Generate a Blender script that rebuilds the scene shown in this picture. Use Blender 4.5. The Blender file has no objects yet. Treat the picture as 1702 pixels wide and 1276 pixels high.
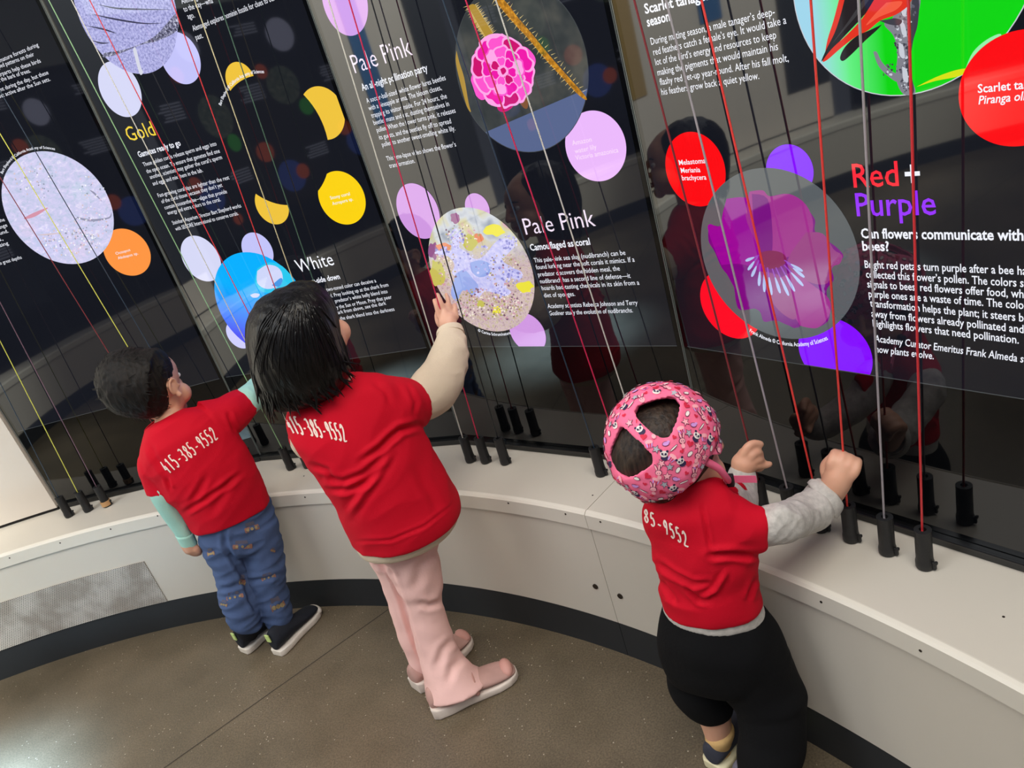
import bpy, bmesh, math, random
from math import pi, sin, cos, radians, degrees, sqrt, atan2
from mathutils import Vector, Matrix, noise
from mathutils.bvhtree import BVHTree
random.seed(7)
S = bpy.context.scene
COL = S.collection

# ------------------------------------------------------------------ camera
CAM_H = 1.25
FPX, IW, IH = 1225.0, 1702.0, 1276.0
ROLL, PITCH = radians(17.5), radians(22.5)
_up = (-sin(ROLL), -cos(ROLL))
AX_R = Vector((cos(ROLL), -sin(ROLL), 0))                                   # world x in camera space (x right, y down, z ahead)
AX_F = Vector((sin(PITCH)*_up[0], sin(PITCH)*_up[1], cos(PITCH)))           # world y
AX_U = Vector((cos(PITCH)*_up[0], cos(PITCH)*_up[1], -sin(PITCH)))          # world z
def cam2world(d): return Vector((AX_R.dot(d), AX_F.dot(d), AX_U.dot(d)))
EYE = Vector((0, 0, CAM_H))
VX, VY, VZ = cam2world(Vector((1,0,0))), cam2world(Vector((0,-1,0))), cam2world(Vector((0,0,1)))
cam_d = bpy.data.cameras.new('camera'); cam = bpy.data.objects.new('camera', cam_d); COL.objects.link(cam)
cam.matrix_world = Matrix(((VX.x,VY.x,-VZ.x,EYE.x),(VX.y,VY.y,-VZ.y,EYE.y),(VX.z,VY.z,-VZ.z,EYE.z),(0,0,0,1)))
cam_d.sensor_fit = 'HORIZONTAL'; cam_d.sensor_width = 36.0; cam_d.lens = 36.0*FPX/IW
cam_d.clip_start = 0.02
S.camera = cam

# ------------------------------------------------------------------ world, lights, exposure
S.view_settings.view_transform = 'Standard'; S.view_settings.look = 'None'
S.view_settings.exposure = 0.0; S.view_settings.gamma = 1.0; S.view_settings.use_curve_mapping = False
W = bpy.data.worlds.new('world'); S.world = W; W.use_nodes = True
bg = W.node_tree.nodes['Background']; bg.inputs[0].default_value = (0.80, 0.86, 1.0, 1); bg.inputs[1].default_value = 0.36
def area(name, loc, target, sx, sy, power, color):
    d = bpy.data.lights.new(name, 'AREA'); d.shape = 'RECTANGLE'; d.size = sx; d.size_y = sy; d.energy = power; d.color = color
    o = bpy.data.objects.new(name, d); COL.objects.link(o); o.location = loc
    o.rotation_euler = (Vector(target)-Vector(loc)).to_track_quat('-Z', 'Y').to_euler()
    return o
area('ceiling_light_main', (0.2, -0.3, 3.3), (-0.2, 1.0, 0.3), 2.2, 1.6, 74, (1.0, 0.965, 0.91))
area('ceiling_light_right', (1.2, 0.2, 2.9), (0.6, 0.7, 0.4), 0.5, 0.5, 44, (1.0, 0.80, 0.50))
area('ceiling_light_left', (-2.6, 0.2, 3.2), (-1.2, 1.6, 0.3), 1.6, 1.6, 52, (0.95, 0.98, 1.0))
sp = bpy.data.lights.new('daylight_spot', 'SPOT'); sp.energy = 19000; sp.color = (0.38, 0.66, 1.0); sp.spot_size = radians(12.5); sp.spot_blend = 0.9; sp.shadow_soft_size = 0.15
spo = bpy.data.objects.new('daylight_spot', sp); COL.objects.link(spo); spo.location = (-2.6, -0.6, 3.0)
spo.rotation_euler = (Vector((-1.70, 1.18, 0))-spo.location).to_track_quat('-Z', 'Y').to_euler()

wd = bpy.data.lights.new('wall_fill_spot', 'SPOT'); wd.energy = 1200; wd.color = (0.92, 0.98, 0.93); wd.spot_size = radians(62); wd.spot_blend = 0.5; wd.shadow_soft_size = 0.2  # added spot, brightens the left wall so the screens mirror it
wo = bpy.data.objects.new('wall_fill_spot', wd); COL.objects.link(wo); wo.location = (-1.9, -0.6, 3.1)
wo.rotation_euler = (Vector((-3.3, 1.5, 1.15))-wo.location).to_track_quat('-Z', 'Y').to_euler()

# ------------------------------------------------------------------ pixel <-> world
def ray(p): return cam2world(Vector((p[0]-IW/2, p[1]-IH/2, FPX)))
def on_z(p, z):
    d = ray(p); return EYE + d*((z-CAM_H)/d.z)
def project(P):
    d = Vector(P)-EYE; c = (VX.dot(d), -VY.dot(d), VZ.dot(d))
    return (IW/2+FPX*c[0]/c[2], IH/2+FPX*c[1]/c[2])
CX, CY = -1.54397, -0.21983                                                  # centre of the curved wall
def cyl(p, rad):
    d = ray(p); a = d.x*d.x+d.y*d.y; b = -(d.x*CX+d.y*CY); c = CX*CX+CY*CY-rad*rad
    t = (-b+sqrt(b*b-a*c))/a; return EYE+d*t
def polar(a, r, z=0.0):
    a = radians(a); return Vector((CX+r*cos(a), CY+r*sin(a), z))
def ang(P): return degrees(atan2(P[1]-CY, P[0]-CX))

# ------------------------------------------------------------------ materials
def lin(c):
    f = lambda v: v/12.92 if v <= 0.04045 else ((v+0.055)/1.055)**2.4
    return tuple(f(v/255.0) for v in c)+(1.0,)
def mat(name, rgb, rough=0.6, metal=0.0, emit=0.0, spec=0.5, var=0.0, vscale=8.0, bump=0.0, bscale=60.0, coat=0.0, sheen=0.0, sss=0.0):
    m = bpy.data.materials.new(name); m.use_nodes = True
    nt = m.node_tree; b = nt.nodes['Principled BSDF']; L = nt.links.new
    c = lin(rgb)
    b.inputs['Base Color'].default_value = c; b.inputs['Roughness'].default_value = rough; b.inputs['Metallic'].default_value = metal
    b.inputs['Specular IOR Level'].default_value = spec
    if coat: b.inputs['Coat Weight'].default_value = coat; b.inputs['Coat Roughness'].default_value = 0.04
    if sheen: b.inputs['Sheen Weight'].default_value = sheen; b.inputs['Sheen Roughness'].default_value = 0.5
    if sss: b.inputs['Subsurface Weight'].default_value = sss; b.inputs['Subsurface Scale'].default_value = 0.01; b.inputs['Subsurface Radius'].default_value = (1.0, 0.4, 0.25)
    tc = nt.nodes.new('ShaderNodeTexCoord')
    if emit:
        b.inputs['Emission Color'].default_value = c; b.inputs['Emission Strength'].default_value = emit
        b.inputs['Base Color'].default_value = (0.004, 0.004, 0.005, 1)
    if var:
        n = nt.nodes.new('ShaderNodeTexNoise'); n.inputs['Scale'].default_value = vscale; n.inputs['Detail'].default_value = 5
        r = nt.nodes.new('ShaderNodeValToRGB'); r.color_ramp.elements[0].position = 0.3; r.color_ramp.elements[1].position = 0.7
        r.color_ramp.elements[0].color = tuple(v*(1-var) for v in c[:3])+(1,); r.color_ramp.elements[1].color = tuple(min(1, v*(1+var)) for v in c[:3])+(1,)
        L(tc.outputs['Object'], n.inputs['Vector']); L(n.outputs['Fac'], r.inputs[0]); L(r.outputs[0], b.inputs['Base Color'])
    if bump:
        n2 = nt.nodes.new('ShaderNodeTexNoise'); n2.inputs['Scale'].default_value = bscale; n2.inputs['Detail'].default_value = 3
        bp = nt.nodes.new('ShaderNodeBump'); bp.inputs['Strength'].default_value = bump; bp.inputs['Distance'].default_value = 0.002
        L(tc.outputs['Object'], n2.inputs['Vector']); L(n2.outputs['Fac'], bp.inputs['Height']); L(bp.outputs[0], b.inputs['Normal'])
    return m
def nodes_of(m): return m.node_tree, m.node_tree.nodes, m.node_tree.links.new, m.node_tree.nodes['Principled BSDF']

# ------------------------------------------------------------------ object helpers
def link_mesh(name, verts, faces, mats, parent=None, smooth=False, fmat=None, uvs=None, flip=False):
    me = bpy.data.meshes.new(name)
    me.from_pydata([tuple(v) for v in verts], [], faces)
    for m in (mats if isinstance(mats, (list, tuple)) else [mats]): me.materials.append(m)
    if fmat is not None:
        for p, i in zip(me.polygons, fmat): p.material_index = i
    if uvs is not None:
        ul = me.uv_layers.new(name='UVMap')
        for lp in me.loops: ul.data[lp.index].uv = uvs[lp.vertex_index]
    if smooth:
        for p in me.polygons: p.use_smooth = True
    me.update()
    o = bpy.data.objects.new(name, me); COL.objects.link(o)
    put(o, parent)
    return o
def put(o, parent):
    if parent is not None:
        o.parent = parent
        o.matrix_parent_inverse = world_of(parent).inverted()
def world_of(o):
    m = o.matrix_basis.copy()
    if o.parent is not None: m = world_of(o.parent) @ o.matrix_parent_inverse @ m
    return m
def thing(name, loc, label, cat, group=None):
    o = bpy.data.objects.new(name, None); COL.objects.link(o); o.location = loc; o.empty_display_size = 0.05
    tag(o, label, cat, group); return o
def tag(o, label, cat, group=None, kind=None):
    if label: o['label'] = label
    if cat: o['category'] = cat
    if group: o['group'] = group
    if kind: o['kind'] = kind
    return o
def struct(o): o['kind'] = 'structure'; return o
class MB:
    def __init__(s): s.v = []; s.f = []; s.m = []
    def add(s, vf, mi=0):
        v, f = vf; b = len(s.v); s.v += [Vector(x) for x in v]; s.f += [tuple(i+b for i in q) for q in f]; s.m += [mi]*len(f); return s
    def build(s, name, mats, parent=None, smooth=False, bevel=0.0, bseg=2):
        o = link_mesh(name, s.v, s.f, mats, parent, smooth, s.m)
        if bevel:
            md = o.modifiers.new('bevel', 'BEVEL'); md.width = bevel; md.segments = bseg; md.limit_method = 'ANGLE'
        return o
def box(c, sx, sy, sz, X=Vector((1,0,0)), Y=Vector((0,1,0)), Z=Vector((0,0,1))):
    c = Vector(c); v = [c+X*(sx/2*a)+Y*(sy/2*b)+Z*(sz/2*d) for a in (-1,1) for b in (-1,1) for d in (-1,1)]
    return v, [(0,1,3,2),(4,6,7,5),(0,4,5,1),(2,3,7,6),(0,2,6,4),(1,5,7,3)]
def frame_of(t):
    t = t.normalized(); a = Vector((0,0,1)) if abs(t.z) < 0.9 else Vector((1,0,0))
    x = t.cross(a).normalized(); return x, t.cross(x).normalized()
def catmull(pts, n):
    out = []
    for i in range(len(pts)-1):
        p0 = pts[max(i-1, 0)]; p1 = pts[i]; p2 = pts[i+1]; p3 = pts[min(i+2, len(pts)-1)]
        for k in range(n):
            t = k/n
            out.append(0.5*((2*p1)+(p2-p0)*t+(2*p0-5*p1+4*p2-p3)*t*t+(3*p1-p0-3*p2+p3)*t*t*t))
    out.append(pts[-1]); return out
def chain(pts, radii, seg=12, sub=3, flat=None):
    """closed tapered tube with round ends through pts"""
    P = catmull([Vector(p) for p in pts], sub) if sub > 1 and len(pts) > 2 else [Vector(p) for p in pts]
    if sub > 1 and len(pts) > 2:
        R = [r for r in catmull([Vector((r,0,0)) for r in radii], sub)]; R = [r.x for r in R]
    else: R = list(radii)
    rows = []
    d0 = (P[0]-P[1]).normalized(); d1 = (P[-1]-P[-2]).normalized()
    seq = [(P[0]+d0*R[0]*sin(a), R[0]*cos(a)) for a in (radians(65), radians(35))] + list(zip(P, R)) + [(P[-1]+d1*R[-1]*sin(a), R[-1]*cos(a)) for a in (radians(35), radians(65))]
    x = None; v = []; f = []
    for i, (p, r) in enumerate(seq):
        t = (seq[min(i+1, len(seq)-1)][0]-seq[max(i-1, 0)][0]).normalized()
        if x is None: x, y = frame_of(t)
        else:
            x = (x-t*x.dot(t)).normalized(); y = t.cross(x)
        v += [p+(x*cos(2*pi*k/seg)+y*sin(2*pi*k/seg))*r for k in range(seg)]
    n = len(seq)
    for i in range(n-1):
        for k in range(seg):
            a, b = i*seg+k, i*seg+(k+1) % seg; f.append((a, b, b+seg, a+seg))
    v.append(P[0]+d0*R[0]); v.append(P[-1]+d1*R[-1])
    for k in range(seg):
        f.append((len(v)-2, (k+1) % seg, k)); f.append((len(v)-1, (n-1)*seg+k, (n-1)*seg+(k+1) % seg))
    return v, f
def ellipsoid(c, ax, ay, az, nu=20, nv=12):
    c = Vector(c); v = [c-az]; f = []
    for j in range(1, nv):
        th = -pi/2+pi*j/nv
        v += [c+(ax*cos(2*pi*i/nu)+ay*sin(2*pi*i/nu))*cos(th)+az*sin(th) for i in range(nu)]
    v.append(c+az)
    for i in range(nu): f.append((0, 1+(i+1) % nu, 1+i)); f.append((len(v)-1, 1+(nv-2)*nu+i, 1+(nv-2)*nu+(i+1) % nu))
    for j in range(nv-2):
        for i in range(nu):
            a = 1+j*nu+i; b = 1+j*nu+(i+1) % nu; f.append((a, b, b+nu, a+nu))
    return v, f
def ball(c, r, n=14): return ellipsoid(c, Vector((r,0,0)), Vector((0,r,0)), Vector((0,0,r)), n, max(6, n*2//3))
def evaluated_mesh(o, name):
    dg = bpy.context.evaluated_depsgraph_get(); dg.update()
    return bpy.data.meshes.new_from_object(o.evaluated_get(dg))
def fuse(name, shapes, mats, parent, voxel=0.004, smooth=6, wrinkle=None):
    """one continuous skin over overlapping closed shapes"""
    b = MB()
    for s in shapes: b.add(s)
    o = link_mesh(name+'_raw', b.v, b.f, mats)
    md = o.modifiers.new('r', 'REMESH'); md.mode = 'VOXEL'; md.voxel_size = voxel; md.use_smooth_shade = True
    if smooth:
        ms = o.modifiers.new('s', 'SMOOTH'); ms.iterations = smooth; ms.factor = 0.5
    me = evaluated_mesh(o, name); me.name = name
    bpy.data.objects.remove(o)
    if wrinkle:
        ns = [v.normal.copy() for v in me.vertices]
        for v, n in zip(me.vertices, ns): v.co += n*wrinkle(v.co)
    me.materials.clear()
    for m in (mats if isinstance(mats, (list, tuple)) else [mats]): me.materials.append(m)
    for p in me.polygons: p.use_smooth = True; p.material_index = 0
    me.update()
    q = bpy.data.objects.new(name, me); COL.objects.link(q); put(q, parent)
    return q
def bvh_of(o):
    me = o.data; return BVHTree.FromPolygons([v.co.copy() for v in me.vertices], [tuple(p.vertices) for p in me.polygons])
def sweep(profile, a0, a1, n, closed=True):
    """profile of (radius, z) swept round the wall's centre; ends capped"""
    v = []; f = []; m = len(profile)
    for i in range(n+1):
        a = a0+(a1-a0)*i/n
        v += [polar(a, r, z) for r, z in profile]
    for i in range(n):
        for j in range(m if closed else m-1):
            a, b = i*m+j, i*m+(j+1) % m; f.append((a, a+m, b+m, b))
    if closed: f.append(tuple(range(m))); f.append(tuple(reversed(range(n*m, n*m+m))))
    return v, f
# ------------------------------------------------------------------ the setting
M = {}
# polished concrete with a saw-cut joint, aggregate specks and stains
M['floor'] = mat('polished_concrete', (118, 106, 90), rough=0.34, spec=0.5)
nt, N, L, B = nodes_of(M['floor'])
tc = N.new('ShaderNodeTexCoord')
n1 = N.new('ShaderNodeTexNoise'); n1.inputs['Scale'].default_value = 2.2; n1.inputs['Detail'].default_value = 6; n1.inputs['Roughness'].default_value = 0.6
n2 = N.new('ShaderNodeTexNoise'); n2.inputs['Scale'].default_value = 260; n2.inputs['Detail'].default_value = 2
n3 = N.new('ShaderNodeTexVoronoi'); n3.inputs['Scale'].default_value = 55
for n in (n1, n2, n3): L(tc.outputs['Object'], n.inputs['Vector'])
r1 = N.new('ShaderNodeValToRGB'); e = r1.color_ramp.elements; e[0].position = 0.32; e[1].position = 0.7
e[0].color = lin((86, 77, 62)); e[1].color = lin((122, 109, 90))
L(n1.outputs['Fac'], r1.inputs[0])
r2 = N.new('ShaderNodeValToRGB'); e = r2.color_ramp.elements; e[0].position = 0.33; e[1].position = 0.72
e[0].color = (0.62, 0.60, 0.58, 1); e[1].color = (1.28, 1.26, 1.22, 1)
L(n2.outputs['Fac'], r2.inputs[0])
mx = N.new('ShaderNodeMixRGB'); mx.blend_type = 'MULTIPLY'; mx.inputs[0].default_value = 0.8
L(r1.outputs[0], mx.inputs[1]); L(r2.outputs[0], mx.inputs[2])
r3 = N.new('ShaderNodeValToRGB'); e = r3.color_ramp.elements; e[0].position = 0.06; e[1].position = 0.09
e[0].color = (1, 1, 1, 1); e[1].color = (0, 0, 0, 1)
L(n3.outputs['Distance'], r3.inputs[0])
mx2 = N.new('ShaderNodeMixRGB'); mx2.inputs[2].default_value = lin((190, 180, 160)); L(r3.outputs[0], mx2.inputs[0]); L(mx.outputs[0], mx2.inputs[1])
L(mx2.outputs[0], B.inputs['Base Color'])
rr = N.new('ShaderNodeMapRange'); rr.inputs[3].default_value = 0.24; rr.inputs[4].default_value = 0.42; L(n1.outputs['Fac'], rr.inputs[0]); L(rr.outputs[0], B.inputs['Roughness'])
M['joint'] = mat('joint_filler', (62, 55, 46), rough=0.8)
M['paint'] = mat('cream_laminate', (208, 200, 186), rough=0.38, var=0.03, vscale=3)
M['paint_edge'] = mat('cream_laminate_edge', (220, 213, 199), rough=0.3)
M['kick'] = mat('charcoal_kickboard', (36, 39, 42), rough=0.5, var=0.15, vscale=5)
M['gap'] = mat('shadow_gap', (24, 20, 18), rough=0.9)
M['wall'] = mat('white_wall_paint', (214, 204, 192), rough=0.6, var=0.015, vscale=2)
M['steel'] = mat('screw_steel', (70, 62, 54), rough=0.4, metal=0.8)
M['blk'] = mat('black_powder_coat', (14, 15, 16), rough=0.35)
M['blk_rub'] = mat('black_rubber', (22, 22, 23), rough=0.5, bump=0.2, bscale=300)

fl = link_mesh('floor', [(-6,-6,0),(6,-6,0),(6,6,0),(-6,6,0)], [(0,1,2,3)], M['floor']); struct(fl)
A = on_z((273,1276), 0); Bp = on_z((641,1016), 0); dd = (Bp-A).normalized(); pp = Vector((-dd.y, dd.x, 0))
A2 = A-dd*2.5; B2 = Bp+dd*0.02
jt = link_mesh('trim_1', [A2+pp*0.0016+Vector((0,0,.0006)), A2-pp*0.0016+Vector((0,0,.0006)), B2-pp*0.0016+Vector((0,0,.0006)), B2+pp*0.0016+Vector((0,0,.0006))], [(0,1,2,3)], M['joint']); struct(jt)

# curved plinth under the screens
R0, RL, RB = 2.202, 2.196, 2.44
ZK, ZB, ZT = 0.099, 0.360, 0.4005
A0, A1, ASEAM = -14.0, 216.0, 43.05
plinth = thing('display_plinth', polar(60, 2.3, 0), 'long curved cream laminate plinth with charcoal kick board under the screens', 'plinth')
g = 0.035
def seg_parts(a0, a1, n):
    MB().add(sweep([(RL+.002, ZT-.014), (RL+.004, ZT-.004), (RL+.012, ZT), (RB, ZT), (RB, ZT-.03), (RL+.03, ZT-.03)], a0, a1, n)).build('ledge_top', M['paint'], plinth, smooth=False)
    MB().add(sweep([(RL, ZB), (RL, ZT-.006), (RL+.004, ZT-.0015), (RL+.009, ZT+.0012), (RL+.011, ZT-.002), (RL+.011, ZB)], a0, a1, n)).build('edge_strip', M['paint_edge'], plinth)
    MB().add(sweep([(R0, ZK), (R0, ZB-.003), (R0+.02, ZB-.003), (R0+.02, ZK)], a0, a1, n)).build('fascia_panel', M['paint'], plinth)
    MB().add(sweep([(R0+.001, 0.0), (R0+.001, ZK-.002), (R0+.02, ZK-.002), (R0+.02, 0.0)], a0, a1, n)).build('kick_board', M['kick'], plinth)
seg_parts(A0, ASEAM-g/2, 60); seg_parts(ASEAM+g/2, A1, 170)
MB().add(sweep([(R0+.012, 0.0), (R0+.012, ZT-.004), (RB-.01, ZT-.004), (RB-.01, 0.0)], A0+.2, A1-.2, 100)).build('carcass', M['gap'], plinth)
def disc_on(P, n, r, h, name, m, parent, seg=12):
    x, y = frame_of(n); v = [P+(x*cos(2*pi*k/seg)+y*sin(2*pi*k/seg))*r for k in range(seg)]; v += [q+n*h for q in v]
    f = [tuple(range(seg, 2*seg)), tuple(reversed(range(seg)))]+[(k, (k+1) % seg, (k+1) % seg+seg, k+seg) for k in range(seg)]
    return link_mesh(name, v, f, m, parent)
for px in [(184,879),(100,902),(16,927),(262,857),(507,826),(845,836),(940,854),(998,867),(1365,1000),(1530,1081)]:
    P = cyl(px, RL); disc_on(P, (Vector((CX,CY,P.z))-P).normalized(), 0.0022, 0.0008, 'screw', M['steel'], plinth)
for px in [(505,791),(846,746),(985,823),(1668,1025)]:
    P = on_z(px, ZT); disc_on(P, Vector((0,0,1)), 0.0018, 0.0006, 'screw', M['steel'], plinth)
for px in [(990,974),(1031,990)]:
    P = cyl(px, R0); disc_on(P, (Vector((CX,CY,P.z))-P).normalized(), 0.0065, 0.0025, 'bolt', M['steel'], plinth)

# perforated vent in the plinth's face
M['grille'] = mat('perforated_metal', (176, 170, 160), rough=0.45, metal=0.0)
nt, N, L, B = nodes_of(M['grille'])
uvn = N.new('ShaderNodeUVMap'); uvn.uv_map = 'UVMap'
def mathn(op, a=None, b=None, av=0.0, bv=0.0, N=N, L=L):
    n = N.new('ShaderNodeMath'); n.operation = op; n.inputs[0].default_value = av; n.inputs[1].default_value = bv
    if a is not None: L(a, n.inputs[0])
    if b is not None: L(b, n.inputs[1])
    return n.outputs[0]
sx = N.new('ShaderNodeSeparateXYZ'); L(uvn.outputs[0], sx.inputs[0])
pitch = 0.0058
def lattice(ox, oy):
    u = mathn('MULTIPLY', sx.outputs[0], None, bv=1/pitch); u = mathn('ADD', u, None, bv=ox)
    w = mathn('MULTIPLY', sx.outputs[1], None, bv=1/(pitch*1.732)); w = mathn('ADD', w, None, bv=oy)
    u = mathn('SUBTRACT', mathn('FRACT', u), None, bv=0.5); w = mathn('MULTIPLY', mathn('SUBTRACT', mathn('FRACT', w), None, bv=0.5), None, bv=1.732)
    return mathn('SQRT', mathn('ADD', mathn('MULTIPLY', u, u), mathn('MULTIPLY', w, w)))
hole = mathn('MINIMUM', lattice(0, 0), lattice(0.5, 0.5))
hole = mathn('LESS_THAN', hole, None, bv=0.27)
nz = N.new('ShaderNodeTexNoise'); nz.inputs['Scale'].default_value = 18; tcg = N.new('ShaderNodeTexCoord'); L(tcg.outputs['Object'], nz.inputs['Vector'])
rp = N.new('ShaderNodeValToRGB'); e = rp.color_ramp.elements; e[0].position = 0.35; e[1].position = 0.62; e[0].color = lin((168, 158, 146)); e[1].color = lin((204, 198, 188)); L(nz.outputs['Fac'], rp.inputs[0])
mg = N.new('ShaderNodeMixRGB'); mg.inputs[2].default_value = lin((48, 42, 37)); L(hole, mg.inputs[0]); L(rp.outputs[0], mg.inputs[1]); L(mg.outputs[0], B.inputs['Base Color'])
ga0, ga1, gz0, gz1, gn = 81.0, 106.0, ZK+.001, 0.2535, 40
v = []; f = []; uv = []
for r in (R0-.0032, R0-.0004):
    for z in (gz0, gz1):
        for i in range(gn+1):
            a = ga0+(ga1-ga0)*i/gn; v.append(polar(a, r, z)); uv.append((radians(a)*R0, z))
k = gn+1
for i in range(gn):
    f.append((i, i+k, i+k+1, i+1)); f.append((i+k, i+3*k, i+3*k+1, i+k+1)); f.append((i, i+1, i+2*k+1, i+2*k))
f.append((0, 2*k, 3*k, k)); f.append((gn, gn+k, gn+3*k, gn+2*k))
gr = link_mesh('vent_grille', v, f, M['grille'], None, uvs=uv)
tag(gr, 'perforated metal vent in the plinth face at the far left, scuffed', 'vent')

# wall carrying on to the left of the screens, with the gap above the ledge
wl = MB().add(sweep([(2.405, ZT+.010), (2.405, 2.9), (2.46, 2.9), (2.46, ZT+.010)], 88.85, 147.5, 50)).build('wall_left', M['wall']); struct(wl)
tr = MB().add(sweep([(2.409, ZT-.002), (2.409, ZT+.012), (2.45, ZT+.012), (2.45, ZT-.002)], 88.85, 147.5, 50)).build('trim_2', M['gap']); struct(tr)

M['blackwall'] = mat('black_glass_wall', (9, 10, 12), rough=0.05, spec=0.9)
M['blue'] = mat('blue_strip_paint', (64, 112, 164), rough=0.5); M['amber'] = mat('amber_panel', (176, 146, 92), rough=0.5); M['gwall'] = mat('grey_wall_paint', (150, 154, 150), rough=0.6); M['dwall'] = mat('charcoal_wall_paint', (48, 50, 54), rough=0.6)
struct(MB().add(sweep([(2.405, ZT+.018), (2.405, 2.45), (2.45, 2.45), (2.45, ZT+.018)], -14, 22.15, 14)).build('wall_right', M['blackwall']))
struct(MB().add(sweep([(2.400, 2.16), (2.400, 3.2), (2.47, 3.2), (2.47, 2.16)], 147.5, 217, 40)).build('wall_opposite', M['gwall']))
struct(MB().add(sweep([(2.399, 1.15), (2.399, 2.6), (2.404, 2.6), (2.404, 1.15)], 127.6, 131.5, 6)).build('blue_strip', M['blue']))  # blue strip added on the wall so the glass mirrors a blue band
struct(MB().add(sweep([(2.399, .9), (2.399, 2.6), (2.404, 2.6), (2.404, .9)], 111.5, 115.5, 6)).build('amber_strip', M['amber']))  # amber strip added on the wall, mirrored as a gold band in the glass
struct(MB().add(sweep([(2.399, .62), (2.399, 2.7), (2.404, 2.7), (2.404, .62)], 140.5, 147.4, 6)).build('wall_return', M['dwall']))
# ------------------------------------------------------------------ screens
RS = 2.414; STEP = 16.6; HALF = STEP/2
SEAM = [88.7, 71.85, 55.2, 38.9, 22.3]
M['glass'] = mat('black_screen_glass', (7, 8, 10), rough=0.03, spec=0.5); M['glass'].node_tree.nodes['Principled BSDF'].inputs['IOR'].default_value = 1.6
M['bezel'] = mat('black_bezel', (10, 11, 12), rough=0.22, spec=0.6)
M['seam_edge'] = mat('glass_edge', (92, 98, 94), rough=0.15, spec=0.8)
def emis(name, rgb, s=1.0, spec=0.5):
    m = mat(name, rgb, rough=0.03, emit=s, spec=.5); m.node_tree.nodes['Principled BSDF'].inputs['IOR'].default_value = 1.66; return m
M['lcd'] = emis('screen_backlight', (13, 16, 24), 1.0, 0.9)
M['lcd_line'] = emis('screen_border_line', (66, 70, 72), 1.0)
M['white_t'] = emis('white_lettering', (238, 240, 250), 1.05)
M['gold_t'] = emis('gold_lettering', (247, 214, 60), 1.0)
M['red_t'] = emis('red_lettering', (255, 40, 58), 1.0)
M['purple_t'] = emis('purple_lettering', (150, 40, 255), 1.0)
M['pale_t'] = emis('pale_lettering', (244, 228, 246), 1.0)
M['faint_t'] = emis('faint_lettering', (196, 200, 222), 1.0)
M['pinkfaint_t'] = emis('faint_pink_lettering', (252, 226, 250), 1.0)
M['lav'] = emis('lavender_fill', (196, 196, 250)); M['lav2'] = emis('pale_lavender_fill', (214, 216, 246))
M['yel'] = emis('yellow_fill', (253, 211, 10)); M['yel2'] = emis('amber_fill', (240, 196, 60))
M['org'] = emis('orange_fill', (255, 150, 66)); M['pink'] = emis('pink_fill', (236, 186, 252)); M['lilac'] = emis('lilac_fill', (208, 152, 226))
M['red'] = emis('red_fill', (254, 6, 14)); M['pur'] = emis('violet_fill', (130, 4, 255))
M['darkdisc'] = emis('dark_photo', (15, 17, 24)); M['reddisc2'] = emis('red_fill_low', (254, 8, 34))

class Panel: pass
PANELS = []
PAIRS = [(SEAM[i], SEAM[i+1]) for i in range(4)]+[(167.3, 150.7), (183.9, 167.3), (200.5, 183.9), (217.1, 200.5)]
for i, (a, b) in enumerate(PAIRS):
    p = Panel()
    p.A = polar(a, RS); p.B = polar(b, RS); p.w = (p.B-p.A).length
    p.U = (p.B-p.A).normalized(); p.N = Vector((-p.U.y, p.U.x, 0)); 
    c = (p.A+p.B)/2
    if p.N.dot(Vector((CX,CY,0))-c) < 0: p.N = -p.N
    p.O = c; p.i = i; p.layer = 0
    PANELS.append(p)
PLAB = ['dark exhibit screen at far left with pale sand photo disc and orange disc',
        'dark exhibit screen headed Gold and White with a blue shark photo disc',
        'dark exhibit screen headed Pale Pink twice, with pink flower and coral photos',
        'dark exhibit screen at right headed Red + Purple with purple flower photo',
        ]+['dark exhibit screen of the facing wall, seen only as a mirror image in the glass']*4
ZG0, ZL0 = ZT+.018, 0.683
for p in PANELS:
    ZG1, ZL1 = (2.45, 2.38) if p.i < 4 else (2.155, 2.10); p.zl1 = ZL1
    p.root = thing('exhibit_screen', (p.O.x, p.O.y, ZT), PLAB[p.i], 'screen', 'exhibit screens of the curved wall' if p.i < 4 else 'mirrored exhibit screens of the facing wall')
    Z = Vector((0,0,1)); w = p.w-.004
    MB().add(box(p.O-p.N*.02+Z*((ZG0+ZG1)/2), w, .04, ZG1-ZG0, p.U, p.N, Z)).build('glass_front', M['glass'], p.root, bevel=.0015)
    MB().add(box(p.O-p.N*.016+Z*(ZT+.0095), w, .05, .0175, p.U, p.N, Z)).add(box(p.O-p.N*.004+Z*(ZT+.016), w, .034, .004, p.U, p.N, Z)).build('bottom_rail', M['bezel'], p.root, bevel=.001)
    e = MB()
    for s in (-1, 1): e.add(box(p.O+p.U*(s*(w/2+.0002))-p.N*.0012+Z*((ZG0+ZG1)/2), .0016, .003, ZG1-ZG0, p.U, p.N, Z))
    e.build('glass_edge', M['seam_edge'], p.root)
    hw = p.w/2-.012; p.hw = hw
    q = lambda u, z, k: p.O+p.U*u+Z*z+p.N*k
    link_mesh('screen_area', [q(-hw,ZL0,.0004), q(hw,ZL0,.0004), q(hw,ZL1,.0004), q(-hw,ZL1,.0004)], [(0,1,2,3)], M['lcd'], p.root)
    link_mesh('screen_border', [q(-hw,ZL0-.0015,.0005), q(hw,ZL0-.0015,.0005), q(hw,ZL0,.0005), q(-hw,ZL0,.0005)], [(0,1,2,3)], M['lcd_line'], p.root)
    p.layer = 2
def uv_of(p, px):
    d = ray(px); t = (p.O-EYE).dot(p.N)/d.dot(p.N); P = EYE+d*t
    return ((P-p.O).dot(p.U), P.z)
def at_uv(p, u, z, layer): return p.O+p.U*u+Vector((0,0,z))+p.N*(.0005+.000008*layer)
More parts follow.
